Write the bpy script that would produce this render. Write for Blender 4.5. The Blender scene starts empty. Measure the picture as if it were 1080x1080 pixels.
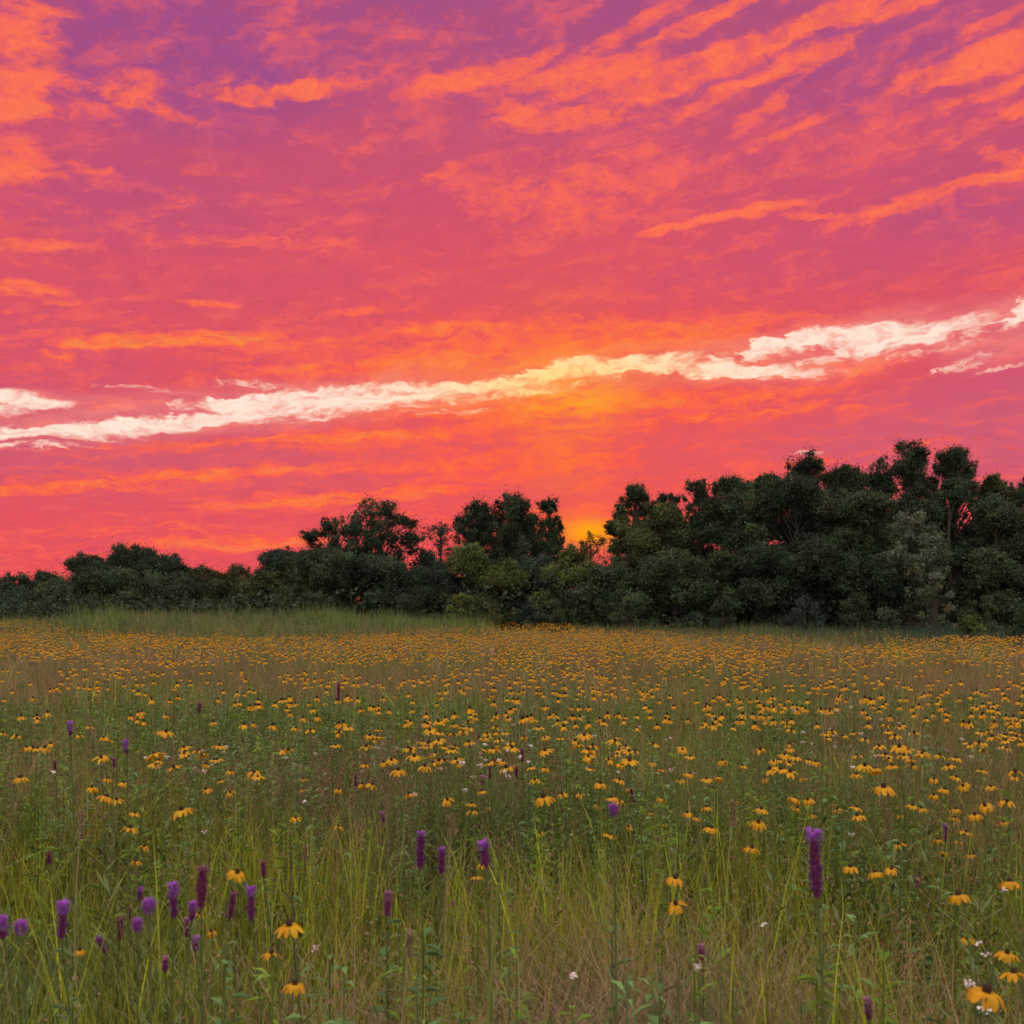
import bpy, math, random
import numpy as np

# ------------------------------------------------------------------ camera
S = bpy.context.scene
COL = S.collection
F = 1158.0            # focal length in pixels of the 1080 px photograph
HZ = 645.0            # row of the horizon
EYE = 1.65
cam_d = bpy.data.cameras.new('camera')
cam = bpy.data.objects.new('camera', cam_d)
COL.objects.link(cam)
cam.location = (0, 0, EYE)
cam.rotation_euler = (math.radians(90), 0, 0)
cam_d.sensor_width = 36
cam_d.lens = 36 * F / 1080
cam_d.shift_y = (HZ - 540) / 1080
cam_d.clip_start = 0.05
cam_d.clip_end = 6000
cam_d.dof.use_dof = True
cam_d.dof.focus_distance = 9.0
cam_d.dof.aperture_fstop = 7.0
S.camera = cam
S.view_settings.view_transform = 'Standard'
S.view_settings.look = 'None'
S.view_settings.exposure = 0
S.view_settings.gamma = 1
S.cycles.filter_width = 1.6
S.cycles.max_bounces = 4
S.cycles.transparent_max_bounces = 4
S.cycles.use_denoising = True
S.cycles.denoising_input_passes = 'RGB_ALBEDO_NORMAL'

D2R = math.pi / 180


def azel(px, py):
    X = (px - 540) / F
    Z = (HZ - py) / F
    return math.degrees(math.atan(X)), math.degrees(math.atan(Z / math.sqrt(1 + X * X)))


def lin(r, g, b):
    def f(c):
        c /= 255
        return c / 12.92 if c <= 0.04045 else ((c + 0.055) / 1.055) ** 2.4
    return (f(r), f(g), f(b))


# ------------------------------------------------------------------ sky
SUN_AZ, SUN_EL = azel(622, 558)
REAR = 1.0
W = bpy.data.worlds.new('World')
S.world = W
W.use_nodes = True
W.cycles.sampling_method = 'MANUAL'
W.cycles.sample_map_resolution = 512
NT = W.node_tree
NT.nodes.clear()
LK = NT.links


class E:
    """a socket with arithmetic"""
    def __init__(s, sock): s.s = sock
    def __add__(a, b): return m('ADD', a, b)
    def __radd__(a, b): return m('ADD', b, a)
    def __sub__(a, b): return m('SUBTRACT', a, b)
    def __rsub__(a, b): return m('SUBTRACT', b, a)
    def __mul__(a, b): return m('MULTIPLY', a, b)
    def __rmul__(a, b): return m('MULTIPLY', b, a)
    def __truediv__(a, b): return m('DIVIDE', a, b)


def put(inp, v):
    if isinstance(v, E):
        LK.new(v.s, inp)
    elif isinstance(v, (tuple, list)):
        inp.default_value = tuple(v) + ((1,) if len(inp.default_value) == 4 and len(v) == 3 else ())
    else:
        inp.default_value = v


def m(op, a, b=None, c=None):
    n = NT.nodes.new('ShaderNodeMath')
    n.operation = op
    for i, v in enumerate((a, b, c)):
        if v is not None:
            put(n.inputs[i], v)
    return E(n.outputs[0])


def vec(x, y, z=0.0):
    n = NT.nodes.new('ShaderNodeCombineXYZ')
    for i, v in enumerate((x, y, z)):
        put(n.inputs[i], v)
    return E(n.outputs[0])


def sstep(x, a, b, lo=0.0, hi=1.0):
    n = NT.nodes.new('ShaderNodeMapRange')
    n.interpolation_type = 'SMOOTHSTEP'
    for i, v in enumerate((x, a, b, lo, hi)):
        put(n.inputs[i], v)
    return E(n.outputs[0])


def noise(v, scale=1.0, detail=6.0, rough=0.55, dist=0.0):
    n = NT.nodes.new('ShaderNodeTexNoise')
    put(n.inputs['Vector'], v)
    n.inputs['Scale'].default_value = scale
    n.inputs['Detail'].default_value = detail
    n.inputs['Roughness'].default_value = rough
    n.inputs['Distortion'].default_value = dist
    return E(n.outputs['Fac'])


def mixc(f, a, b, mode='MIX'):
    n = NT.nodes.new('ShaderNodeMix')
    n.data_type = 'RGBA'
    n.blend_type = mode
    put(n.inputs[0], f)
    put(n.inputs[6], a)
    put(n.inputs[7], b)
    return E(n.outputs[2])


def ramp(f, stops):
    n = NT.nodes.new('ShaderNodeValToRGB')
    cr = n.color_ramp
    cr.interpolation = 'EASE'
    while len(cr.elements) < len(stops):
        cr.elements.new(0.5)
    for e, (p, c) in zip(cr.elements, stops):
        e.position = p
        e.color = (*c, 1)
    put(n.inputs[0], f)
    return E(n.outputs[0])


def strokes(pa, pe, items):
    """soft elongated streaks in (azimuth, elevation): px, py, half length, half thickness, tilt, weight"""
    acc = None
    for (px, py, hl, ht, tilt, w) in items:
        a0, e0 = azel(px, py)
        k = math.degrees(1 / F) * math.cos(a0 * D2R) ** 1.5
        c, s_ = math.cos(tilt * D2R), math.sin(tilt * D2R)
        L, T = hl * k, ht * k
        u = m('MULTIPLY_ADD', pe, s_ / L, m('MULTIPLY_ADD', pa, c / L, -(a0 * c + e0 * s_) / L))
        v = m('MULTIPLY_ADD', pe, c / T, m('MULTIPLY_ADD', pa, -s_ / T, (a0 * s_ - e0 * c) / T))
        g = sstep(m('MULTIPLY_ADD', u, u, v * v), 0.0, 1.7, w, 0.0)
        acc = g if acc is None else acc + g
    return acc


tc = NT.nodes.new('ShaderNodeTexCoord')
sx = NT.nodes.new('ShaderNodeSeparateXYZ')
LK.new(tc.outputs['Generated'], sx.inputs[0])
dx, dy, dz = (E(sx.outputs[i]) for i in range(3))
az = m('ARCTAN2', dx, dy) * 57.2958
el = m('ARCSINE', dz) * 57.2958
tilted = el - az * 0.06

# slow and fine warps so no streak has a clean outline
w1 = noise(vec(az * 0.10, el * 0.30, 3.1), 1.0, 2.0, 0.55) - 0.5
w2 = noise(vec(az * 0.10, el * 0.30, 9.7), 1.0, 2.0, 0.55) - 0.5
f1 = noise(vec(az * 0.55, el * 1.3, 5.3), 1.0, 3.0, 0.6) - 0.5
f2 = noise(vec(az * 0.55, el * 1.3, 1.3), 1.0, 3.0, 0.6) - 0.5
azw = az + w1 * 5.0 + f1 * 2.0
elw = el + w2 * 1.6 + f2 * 0.9

ev = m('LOGARITHM', m('MAXIMUM', elw, -4.0) + 7.0, math.e) * 16.0      # cloud seen ever more edge-on towards the horizon
evt = ev - azw * 0.07
streak = noise(vec(azw * 0.085, evt * 0.50, 2.0), 1.0, 5.0, 0.62)      # long bands
fine = noise(vec(azw * 0.30, evt * 1.5, 7.0), 1.0, 6.0, 0.66)           # thin wisps
wisp = noise(vec(az * 0.9 + f1 * 2.0, (evt + f2) * 3.0, 17.0), 1.0, 4.0, 0.62)
broad = noise(vec(az * 0.06, el * 0.14, 4.4), 1.0, 3.0, 0.5)

C = lin
H_ = 34.0
shade = ramp(el / H_, [
    (0.00, C(232, 74, 84)), (0.12, C(230, 82, 94)), (0.24, C(214, 90, 108)), (0.36, C(222, 82, 98)),
    (0.50, C(214, 82, 104)), (0.64, C(200, 80, 112)), (0.78, C(180, 80, 122)), (0.90, C(158, 78, 132)), (1.0, C(146, 76, 138))])
lit = ramp(el / H_, [
    (0.00, C(250, 88, 80)), (0.14, C(250, 94, 80)), (0.34, C(248, 98, 84)), (0.55, C(238, 96, 98)),
    (0.75, C(222, 92, 108)), (1.0, C(218, 92, 112))])
bright = ramp(el / H_, [
    (0.00, C(255, 112, 60)), (0.30, C(255, 122, 62)), (0.60, C(252, 108, 84)), (1.0, C(248, 106, 88))])
peak = ramp(el / H_, [
    (0.00, C(255, 140, 56)), (0.35, C(255, 150, 60)), (0.60, C(255, 128, 78)), (1.0, C(255, 122, 80))])

# rose and mauve zones away from the sun
mauve = strokes(az, el, [
    (1075, 440, 260, 80, 8, 0.60), (20, 480, 190, 26, 3, 0.35), (40, 380, 150, 60, 0, 0.3),
    (160, 70, 190, 70, -5, 0.75), (330, 40, 200, 60, 0, 0.45), (930, 60, 130, 60, 10, 0.55),
    (620, 25, 130, 40, 10, 0.35), (130, 215, 170, 50, 0, 0.35), (1050, 190, 130, 60, 0, 0.25), (880, 265, 240, 45, 5, 0.3)])

azl = az + w1 * 2.6 + f1 * 1.6
ell = el + w2 * 0.8 + f2 * 0.8
# ---- orange-lit cloud: general noise plus the streaks one can point at
S_LIT = [
    # upper left clumps
    (12, 60, 52, 44, 55, .62), (10, 110, 70, 18, 25, .45), (25, 168, 42, 24, 12, .55), (8, 185, 40, 14, 30, .5), (30, 6, 44, 10, 0, .55), (150, 96, 34, 15, 12, .62), (160, 112, 60, 9, -10, .60),
    (85, 93, 14, 5, 5, .5), (245, 96, 44, 11, 14, .40), (325, 96, 66, 8, 10, .78), (275, 104, 34, 8, 0, .5), (50, 118, 100, 8, 12, .35), (112, 180, 16, 6, 15, .40), (90, 170, 14, 4, 10, .35),
    (30, 260, 80, 7, 6, .55), (20, 302, 36, 9, 8, .60), (50, 314, 22, 6, 5, .5), (215, 318, 36, 5, 0, .58), (190, 357, 118, 9, 6, .85), (120, 365, 46, 6, 4, .4),
    (62, 373, 16, 5, 0, .42), (370, 330, 60, 5, 4, .42), (300, 260, 130, 6, 3, .25), (230, 241, 40, 4, 4, .3), 
    # upper right fan of streaks
    (500, 82, 76, 10, 12, .85), (560, 66, 60, 8, 20, .45), (600, 128, 80, 10, 2, .78), (655, 108, 90, 8, 14, .78), (540, 118, 46, 8, -20, .5), (620, 80, 90, 11, 6, .75),
    (690, 52, 150, 9, 20, .75), (650, 40, 130, 8, 22, .45), (770, 10, 90, 7, 16, .55), (730, 68, 130, 9, 12, .75), (830, 40, 150, 8, 17, .72), (900, 12, 170, 8, 12, .68), (960, 4, 90, 6, 8, .6),
    (780, 90, 100, 7, 18, .55), (860, 62, 56, 9, 14, .60), (820, 108, 50, 8, 30, .55), (840, 140, 60, 5, 16, .4), (1000, 76, 56, 13, 8, .80), (1055, 48, 50, 9, 12, .5), (1060, 66, 50, 10, 8, .55), (1040, 98, 60, 7, 10, .45), (1072, 116, 20, 8, 0, .55),
    (1065, 168, 40, 9, -22, .60), (1055, 192, 40, 6, 2, .45), (970, 212, 110, 8, 9, .62), (1030, 100, 60, 6, 4, .3), (740, 234, 70, 5, 8, .62), (800, 222, 60, 5, 4, .5), (855, 228, 40, 5, -4, .62),
    (690, 243, 26, 5, 8, .65), (680, 160, 40, 5, 6, .36), (465, 184, 20, 7, 24, .50), (590, 205, 100, 40, 10, .30), (1020, 40, 60, 6, 16, .4),
    # middle
    (480, 348, 60, 6, 2, .42), (450, 356, 200, 10, 5, .34), (640, 362, 230, 18, 4, .62), (700, 348, 60, 10, -10, .35), (430, 388, 220, 12, 5, .42), (560, 345, 130, 7, 3, .28),
    (560, 428, 170, 16, 4, .62), (720, 422, 170, 9, 3, .55), (800, 436, 110, 6, 2, .35), (400, 522, 120, 7, 5, .85), (290, 532, 90, 5, 3, .4), (250, 572, 120, 8, 4, .55), (150, 560, 150, 7, 2, .24),
    (70, 516, 150, 7, 6, .48), (230, 500, 100, 5, 4, .35), (720, 440, 160, 8, 4, .25), (230, 468, 200, 6, 4, .38), (380, 470, 120, 6, 5, .3), (300, 498, 180, 8, 3, .22),
    (900, 480, 120, 6, 5, .2), (880, 388, 70, 9, 3, .6), (560, 480, 130, 22, 4, .34), (640, 545, 90, 16, 0, .45), (130, 425, 60, 7, 6, .5), (480, 456, 160, 7, 5, .3)]
lst = m('MINIMUM', strokes(azl, ell, S_LIT), 0.72)
tex = (fine - 0.5) * 1.7 + (wisp - 0.5) * 1.25
litm = (streak - 0.5) * sstep(el, 14.0, 30.0, 1.25, 0.85) + tex * (sstep(lst, 0.0, 0.4) * 0.55 + 0.8) + lst + (broad - 0.5) * 0.4
k1 = sstep(litm, -0.10, 0.44)
k2 = sstep(litm, 0.22, 0.80)
k3 = sstep(litm, 0.62, 1.10)
lowm = sstep(el, 9.0, 16.0, 0.25, 1.0)
sky = mixc(sstep(mauve, 0.0, 1.0, 0.0, 0.85) * lowm, shade, C(154, 74, 138))
lowmauve = sstep(el, 9.0, 16.0, 1.0, 0.0)
sky = mixc(lowmauve * sstep(mauve, 0.0, 0.9, 0.0, 0.55), sky, C(206, 98, 126))
sky = mixc(k1 * (1.0 - sstep(mauve, 0.2, 1.1, 0.0, 0.45)), sky, lit)
sky = mixc(k2 * 0.95, sky, bright)
sky = mixc(k3 * 0.75, sky, peak)
# dusky grain inside the cloud sheet
grain = noise(vec(azw * 0.7, ev * 2.2, 11.0), 1.0, 4.0, 0.65)
sky = mixc(sstep(grain, 0.44, 0.70, 0.0, 0.30), sky, C(180, 74, 104))
sky = mixc(sstep(fine, 0.46, 0.72, 0.0, 0.42), sky, C(248, 104, 100))

# ---- glow round the hidden sun, with a faint pillar above it
sa, se = az - SUN_AZ, el - SUN_EL


def gauss(x, y, wx, wy):
    a = x / wx
    b = y / wy
    return m('EXPONENT', 0.0 - (a * a + b * b))


pil_a, pil_e = azel(592, 440)
pillar = gauss(az - pil_a, el - pil_e, 2.6, 5.6) * sstep(fine, 0.32, 0.62, 0.35, 1.0)
sky = mixc(gauss(sa + 0.6, se - 3.0, 13.0, 10.0) * 0.42, sky, C(255, 84, 56))
sky = mixc(pillar * 0.30, sky, C(255, 142, 26))
gold_a, gold_e = azel(598, 412)
sky = mixc(gauss(az - gold_a, el - gold_e, 2.8, 1.3) * sstep(fine, 0.3, 0.6, 0.1, 1.0) * 0.6, sky, C(255, 196, 20))

# ---- the clear pale gap running across, low over the trees
S_GAP = [
    (5, 420, 70, 9, -4, .95), (30, 432, 60, 8, 8, .85), (30, 457, 130, 7, 4, .95), (110, 452, 90, 6, 4, .8), (150, 446, 90, 6, 6, .9), (225, 440, 60, 6, 8, .8), (250, 424, 60, 8, 6, .9), (320, 422, 90, 12, 6, .95), (340, 437, 110, 6, 5, .7),
    (400, 416, 80, 12, 6, .95), (470, 412, 70, 9, 6, .9), (540, 402, 70, 8, 8, .85), (590, 388, 50, 6, 12, .7), (625, 386, 60, 9, 0, .95), (690, 382, 60, 8, 4, .95),
    (745, 391, 70, 6, -3, .95), (815, 392, 70, 6, -3, .85), (790, 374, 50, 8, 16, .7), (900, 372, 90, 6, 6, .55), (1040, 350, 50, 8, 14, .6), (830, 362, 50, 10, 14, .85), (880, 354, 60, 12, 4, 1.0), (930, 354, 60, 13, 4, 1.0),
    (1000, 346, 50, 9, 10, .95), (1076, 330, 24, 12, 40, .95), (1015, 384, 36, 5, 12, .6), (960, 375, 30, 4, 5, .45), (265, 406, 40, 4, 0, .55), (150, 408, 40, 3, 0, .4), (1050, 390, 25, 4, 8, .5),
    (855, 477, 17, 3.4, 3, .72), (50, 470, 60, 3, 2, .62), (560, 412, 120, 5, 8, .45), (480, 436, 60, 3, 4, .4)]
gap = m('MINIMUM', strokes(az + w1 * 1.6 + f1 * 1.6 + (wisp - 0.5) * 3.0, el + w2 * 0.5 + f2 * 0.8 + (fine - 0.5) * 0.8, S_GAP), 1.15) 
gap = gap * 0.80 + ((fine - 0.5) * 1.6 + (wisp - 0.5) * 2.1) * sstep(gap, 0.0, 0.35)
g1 = sstep(gap, -0.06, 0.58)
g2 = sstep(gap, 0.18, 1.08)
S_HALO = [(50, 440, 170, 26, 2, .9), (300, 428, 220, 25, 5, 1), (520, 402, 190, 24, 6, 1), (720, 384, 170, 24, 2, 1), (900, 362, 150, 30, 8, 1), (1065, 348, 80, 34, 15, 1)]
halo = m('MINIMUM', strokes(az + w1 * 2.0 + f1 * 1.5, el + w2 * 0.6 + f2 * 0.7, S_HALO), 1.0) * sstep(fine, 0.30, 0.66, 0.35, 1.0)
sky = mixc(halo * 0.62, sky, mixc(gauss(sa + 1.5, se - 8, 11.0, 6.0) * 0.9, C(244, 142, 138), C(255, 140, 62)))
gapcol = mixc(gauss(az - gold_a, el - gold_e, 7.0, 3.0) * 0.95, C(255, 230, 212), C(255, 220, 128))
sky = mixc(g1 * 0.75, sky, mixc(gauss(sa + 1.5, se - 8, 12.0, 6.0) * 0.8, C(246, 158, 146), C(255, 152, 84)))
sky = mixc(g2 * sstep(wisp, 0.30, 0.60, 0.72, 1.0), sky, gapcol)
sky = mixc(gauss(sa, se + 0.3, 1.7, 0.7) * 0.95, sky, C(255, 132, 16))
sky = mixc(gauss(sa, se + 0.1, 1.3, 0.6) * 0.7, sky, C(255, 176, 20))

# ---- the rest of the dome: unseen overhead and eastern sky, brightened to light the field
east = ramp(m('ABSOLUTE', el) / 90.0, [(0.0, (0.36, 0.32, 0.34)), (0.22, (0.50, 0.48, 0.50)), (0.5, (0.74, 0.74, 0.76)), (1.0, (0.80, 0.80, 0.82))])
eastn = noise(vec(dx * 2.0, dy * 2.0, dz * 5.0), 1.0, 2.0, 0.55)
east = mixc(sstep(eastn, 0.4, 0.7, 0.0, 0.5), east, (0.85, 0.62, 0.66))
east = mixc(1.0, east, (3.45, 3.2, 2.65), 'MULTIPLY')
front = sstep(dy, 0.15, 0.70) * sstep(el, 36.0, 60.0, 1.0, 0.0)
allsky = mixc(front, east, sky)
allsky = mixc(sstep(el, -3.0, -0.5, 1.0, 0.0), allsky, (0.06, 0.045, 0.04))
bg = NT.nodes.new('ShaderNodeBackground')
put(bg.inputs[0], allsky)
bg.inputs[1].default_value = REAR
# the clear air between and behind the cloud
nish = NT.nodes.new('ShaderNodeTexSky')
nish.sky_type = 'NISHITA'
nish.sun_disc = False
nish.sun_elevation = math.radians(3.0)
nish.sun_rotation = math.radians(SUN_AZ)
bg2 = NT.nodes.new('ShaderNodeBackground')
LK.new(nish.outputs[0], bg2.inputs[0])
bg2.inputs[1].default_value = 0.05
mx = NT.nodes.new('ShaderNodeMixShader')
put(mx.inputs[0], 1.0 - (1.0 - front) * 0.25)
LK.new(bg2.outputs[0], mx.inputs[1])
LK.new(bg.outputs[0], mx.inputs[2])
out = NT.nodes.new('ShaderNodeOutputWorld')
LK.new(mx.outputs[0], out.inputs[0])

# the sun itself: low behind the wood and its cloud, almost no direct light left
sun_d = bpy.data.lights.new('sun', 'SUN')
sun_d.energy = 0.12
sun_d.angle = math.radians(4)
sun_d.color = (1.0, 0.5, 0.25)
sun = bpy.data.objects.new('sun', sun_d)
COL.objects.link(sun)
_s = (math.sin(SUN_AZ * D2R) * math.cos(3 * D2R), math.cos(SUN_AZ * D2R) * math.cos(3 * D2R), math.sin(3 * D2R))
from mathutils import Vector
sun.rotation_euler = Vector(_s).to_track_quat('Z', 'Y').to_euler()

# ------------------------------------------------------------------ tools
rng = np.random.default_rng(11)
random.seed(5)


def tag(o, label=None, cat=None, group=None, kind=None):
    if label: o['label'] = label
    if cat: o['category'] = cat
    if group: o['group'] = group
    if kind: o['kind'] = kind
    return o


def vnoise(x, y, seed=0):
    """smooth value noise 0..1"""
    t = np.random.default_rng(seed).random((64, 64))
    xi = np.floor(x).astype(int); yi = np.floor(y).astype(int)
    fx = x - xi; fy = y - yi
    fx = fx * fx * (3 - 2 * fx); fy = fy * fy * (3 - 2 * fy)
    a = t[xi % 64, yi % 64]; b = t[(xi + 1) % 64, yi % 64]
    c = t[xi % 64, (yi + 1) % 64]; d = t[(xi + 1) % 64, (yi + 1) % 64]
    return (a * (1 - fx) + b * fx) * (1 - fy) + (c * (1 - fx) + d * fx) * fy


def fbm(x, y, seed=0, oct=3):
    s = 0; a = 0.5; n = 0
    for i in range(oct):
        s = s + a * vnoise(x * 2 ** i + 17.3 * i, y * 2 ** i + 5.1 * i, seed + i); n += a; a *= 0.5
    return s / n


def ground_z(x, y):
    x = np.asarray(x, float); y = np.asarray(y, float)
    z = 0.10 * (fbm(x * 0.12 + 40, y * 0.12 + 40, 3) - 0.5)
    z = z + 0.62 * np.exp(-((x + 13.5) / 9.5) ** 2 - ((y - 50) / 11) ** 2)       # low grassy swell on the left
    z = z - 0.25 * np.exp(-((x - 20) / 13) ** 2 - ((y - 48) / 11) ** 2)          # wet dip on the right
    z = z * np.clip((y + 2) / 4, 0, 1)
    return z


class Geo:
    """collects faces of one mesh; every vertex has a tint (its own leaf or petal colour)"""
    def __init__(s): s.V = []; s.F4 = []; s.F3 = []; s.T = []; s.M4 = []; s.M3 = []; s.n = 0
    def add(s, V, F, tint=(1, 1, 1), mat=0):
        V = np.asarray(V, np.float32).reshape(-1, 3); F = np.asarray(F, np.int64)
        T = np.broadcast_to(np.asarray(tint, np.float32), (len(V), 3))
        s.V.append(V); s.T.append(T)
        if F.shape[1] == 4: s.F4.append(F + s.n); s.M4.append(np.full(len(F), mat))
        else: s.F3.append(F + s.n); s.M3.append(np.full(len(F), mat))
        s.n += len(V)
    def mesh(s, name, mats, smooth=True):
        me = bpy.data.meshes.new(name)
        V = np.concatenate(s.V); T = np.concatenate(s.T)
        f4 = np.concatenate(s.F4) if s.F4 else np.zeros((0, 4), int)
        f3 = np.concatenate(s.F3) if s.F3 else np.zeros((0, 3), int)
        loops = np.concatenate([f4.ravel(), f3.ravel()]).astype(np.int32)
        nf = len(f4) + len(f3)
        me.vertices.add(len(V)); me.vertices.foreach_set('co', V.ravel())
        me.loops.add(len(loops)); me.loops.foreach_set('vertex_index', loops)
        me.polygons.add(nf)
        st = np.concatenate([np.arange(len(f4)) * 4, len(f4) * 4 + np.arange(len(f3)) * 3]).astype(np.int32)
        me.polygons.foreach_set('loop_start', st)
        mi = np.concatenate(s.M4 + s.M3).astype(np.int32) if (s.M4 or s.M3) else np.zeros(nf, np.int32)
        for mm in mats: me.materials.append(mm)
        me.polygons.foreach_set('material_index', mi)
        me.polygons.foreach_set('use_smooth', np.full(nf, smooth))
        at = me.attributes.new('tint', 'FLOAT_COLOR', 'POINT')
        at.data.foreach_set('color', np.concatenate([T, np.ones((len(T), 1), np.float32)], 1).astype(np.float32).ravel())
        me.update(calc_edges=True)
        return me
    def build(s, name, mats, parent=None, smooth=True):
        o = bpy.data.objects.new(name, s.mesh(name, mats, smooth))
        COL.objects.link(o)
        o.parent = parent
        return o


def link_mesh(name, me, parent=None):
    o = bpy.data.objects.new(name, me); COL.objects.link(o); o.parent = parent
    return o


def empty(name, loc):
    o = bpy.data.objects.new(name, None); COL.objects.link(o); o.location = loc
    o.empty_display_size = 0.1
    return o


def tube(g, P, R, k=6, tint=(1, 1, 1), mat=0, cap=True):
    P = np.asarray(P, float); R = np.broadcast_to(np.asarray(R, float), (len(P),))
    T = np.gradient(P, axis=0); T /= np.linalg.norm(T, axis=1)[:, None] + 1e-9
    ref = np.array([0, 1, 0]) if abs(T[0][2]) > 0.8 else np.array([0, 0, 1])
    A = np.cross(T, ref); A /= np.linalg.norm(A, axis=1)[:, None] + 1e-9
    B = np.cross(T, A)
    th = np.arange(k) * 2 * math.pi / k
    V = (P[:, None] + R[:, None, None] * (np.cos(th)[None, :, None] * A[:, None] + np.sin(th)[None, :, None] * B[:, None])).reshape(-1, 3)
    i = np.arange(len(P) - 1)[:, None] * k; j = np.arange(k)[None]; j2 = (j + 1) % k
    Fq = np.stack([i + j, i + j2, i + k + j2, i + k + j], -1).reshape(-1, 4)
    g.add(V, Fq, tint, mat)
    if cap:
        c = len(V) - k
        Vc = np.vstack([V[c:], P[-1:] + T[-1] * R[-1] * 0.4])
        g.add(Vc, [[a, (a + 1) % k, k] for a in range(k)], tint, mat)


def blades(g, x, y, z, h, w, az_, lean, tint, segs=4, curl=1.6, tip=None, mat=0):
    """n curved tapering strips at once"""
    n = len(x)
    t = np.linspace(0, 1, segs + 1)
    dxy = np.stack([np.cos(az_), np.sin(az_)], -1)
    reach = (h * lean)[:, None] * t[None] ** curl
    up = h[:, None] * (t[None] - 0.18 * lean[:, None] * t[None] ** 3)
    cx = x[:, None] + dxy[:, :1] * reach; cy = y[:, None] + dxy[:, 1:] * reach
    cz = z[:, None] + up
    tw = rng.random(n) * math.pi
    wx = np.cos(tw)[:, None]; wy = np.sin(tw)[:, None]
    prof = np.clip(1.0 - t ** 1.8, 0.06, 1) * (0.7 + 0.3 * np.minimum(t * 4, 1))
    hw = 0.5 * w[:, None] * prof[None]
    L = np.stack([cx - wx * hw, cy - wy * hw, cz], -1)
    Rr = np.stack([cx + wx * hw, cy + wy * hw, cz], -1)
    V = np.stack([L, Rr], 2).reshape(n, -1, 3)
    per = 2 * (segs + 1)
    b = np.arange(n)[:, None] * per + np.arange(segs)[None] * 2
    Fq = np.stack([b, b + 1, b + 3, b + 2], -1).reshape(-1, 4)
    T = np.repeat(tint[:, None, :], per, 1)
    if tip is not None:
        tt = np.repeat(t, 2)[None, :, None] ** 2.5
        T = T * (1 - tt) + tip[:, None, :] * tt
    g.add(V.reshape(-1, 3), Fq, T.reshape(-1, 3), mat)


def leaves(g, P, size, tint, aspect=0.55, up=0.0, mat=0):
    """n rhombic leaf faces at points P, random orientation"""
    n = len(P)
    a = rng.normal(size=(n, 3)); a[:, 2] = a[:, 2] * (1 - up) + up; a /= np.linalg.norm(a, axis=1)[:, None]
    b = rng.normal(size=(n, 3)); b = np.cross(a, b); b /= np.linalg.norm(b, axis=1)[:, None] + 1e-9
    s = np.broadcast_to(size, (n,))[:, None]
    c = np.cross(a, b)
    V = np.stack([P - a * s * 0.5, P + b * s * aspect * 0.5 + c * s * .08, P + a * s * 0.5, P - b * s * aspect * 0.5 + c * s * .08], 1)
    Fq = np.arange(n * 4).reshape(n, 4)
    g.add(V.reshape(-1, 3), Fq, np.repeat(tint, 4, 0) if np.ndim(tint) == 2 else tint, mat)


# ------------------------------------------------------------------ materials
def material(name, color=None, translucent=0.0, rough=0.7, var=0.12, scale=30.0, spec=0.2):
    """procedural: own colour (or the mesh's tint) varied by noise, with light passing through thin parts"""
    mt = bpy.data.materials.new(name); mt.use_nodes = True
    nt = mt.node_tree; nt.nodes.clear()
    o = nt.nodes.new('ShaderNodeOutputMaterial')
    p = nt.nodes.new('ShaderNodeBsdfPrincipled')
    p.inputs['Roughness'].default_value = rough
    p.inputs['Specular IOR Level'].default_value = spec
    if color is None:
        a = nt.nodes.new('ShaderNodeAttribute'); a.attribute_name = 'tint'; src = a.outputs['Color']
    else:
        a = nt.nodes.new('ShaderNodeRGB'); a.outputs[0].default_value = (*color, 1); src = a.outputs[0]
    tcn = nt.nodes.new('ShaderNodeTexCoord')
    nz = nt.nodes.new('ShaderNodeTexNoise'); nz.inputs['Scale'].default_value = scale; nz.inputs['Detail'].default_value = 3
    nt.links.new(tcn.outputs['Object'], nz.inputs['Vector'])
    mr = nt.nodes.new('ShaderNodeMapRange'); mr.inputs[3].default_value = 1 - var * 2; mr.inputs[4].default_value = 1 + var * 2
    nt.links.new(nz.outputs['Fac'], mr.inputs[0])
    vm = nt.nodes.new('ShaderNodeVectorMath'); vm.operation = 'SCALE'
    nt.links.new(src, vm.inputs[0]); nt.links.new(mr.outputs[0], vm.inputs['Scale'])
    nt.links.new(vm.outputs[0], p.inputs['Base Color'])
    if translucent > 0:
        t = nt.nodes.new('ShaderNodeBsdfTranslucent'); nt.links.new(vm.outputs[0], t.inputs[0])
        mxs = nt.nodes.new('ShaderNodeMixShader'); mxs.inputs[0].default_value = translucent
        nt.links.new(p.outputs[0], mxs.inputs[1]); nt.links.new(t.outputs[0], mxs.inputs[2])
        nt.links.new(mxs.outputs[0], o.inputs[0])
    else:
        nt.links.new(p.outputs[0], o.inputs[0])
    return mt


M_GRASS = material('grass_blades', None, 0.32, 0.75, 0.15, 6.0)
M_LEAF = material('tree_leaves', None, 0.18, 0.8, 0.15, 0.8, 0.1)
M_BARK = material('bark', (0.055, 0.045, 0.04), 0, 0.9, 0.3, 6.0)
M_PETAL = material('yellow_petal', None, 0.25, 0.6, 0.12, 60.0)
M_CONE = material('dark_cone', (0.030, 0.014, 0.010), 0, 0.85, 0.4, 300.0)
M_STEM = material('green_stem', (0.085, 0.11, 0.035), 0.1, 0.7, 0.2, 12.0)
M_SPIKE = material('violet_florets', None, 0.2, 0.75, 0.15, 120.0)
M_WHITE = material('white_petal', None, 0.2, 0.6, 0.08, 80.0)
M_DEAD = material('dead_stem', (0.060, 0.045, 0.042), 0, 0.9, 0.3, 40.0)
M_FRESH = material('fresh_stalk', (0.15, 0.17, 0.04), 0.15, 0.7, 0.2, 30.0)
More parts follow.
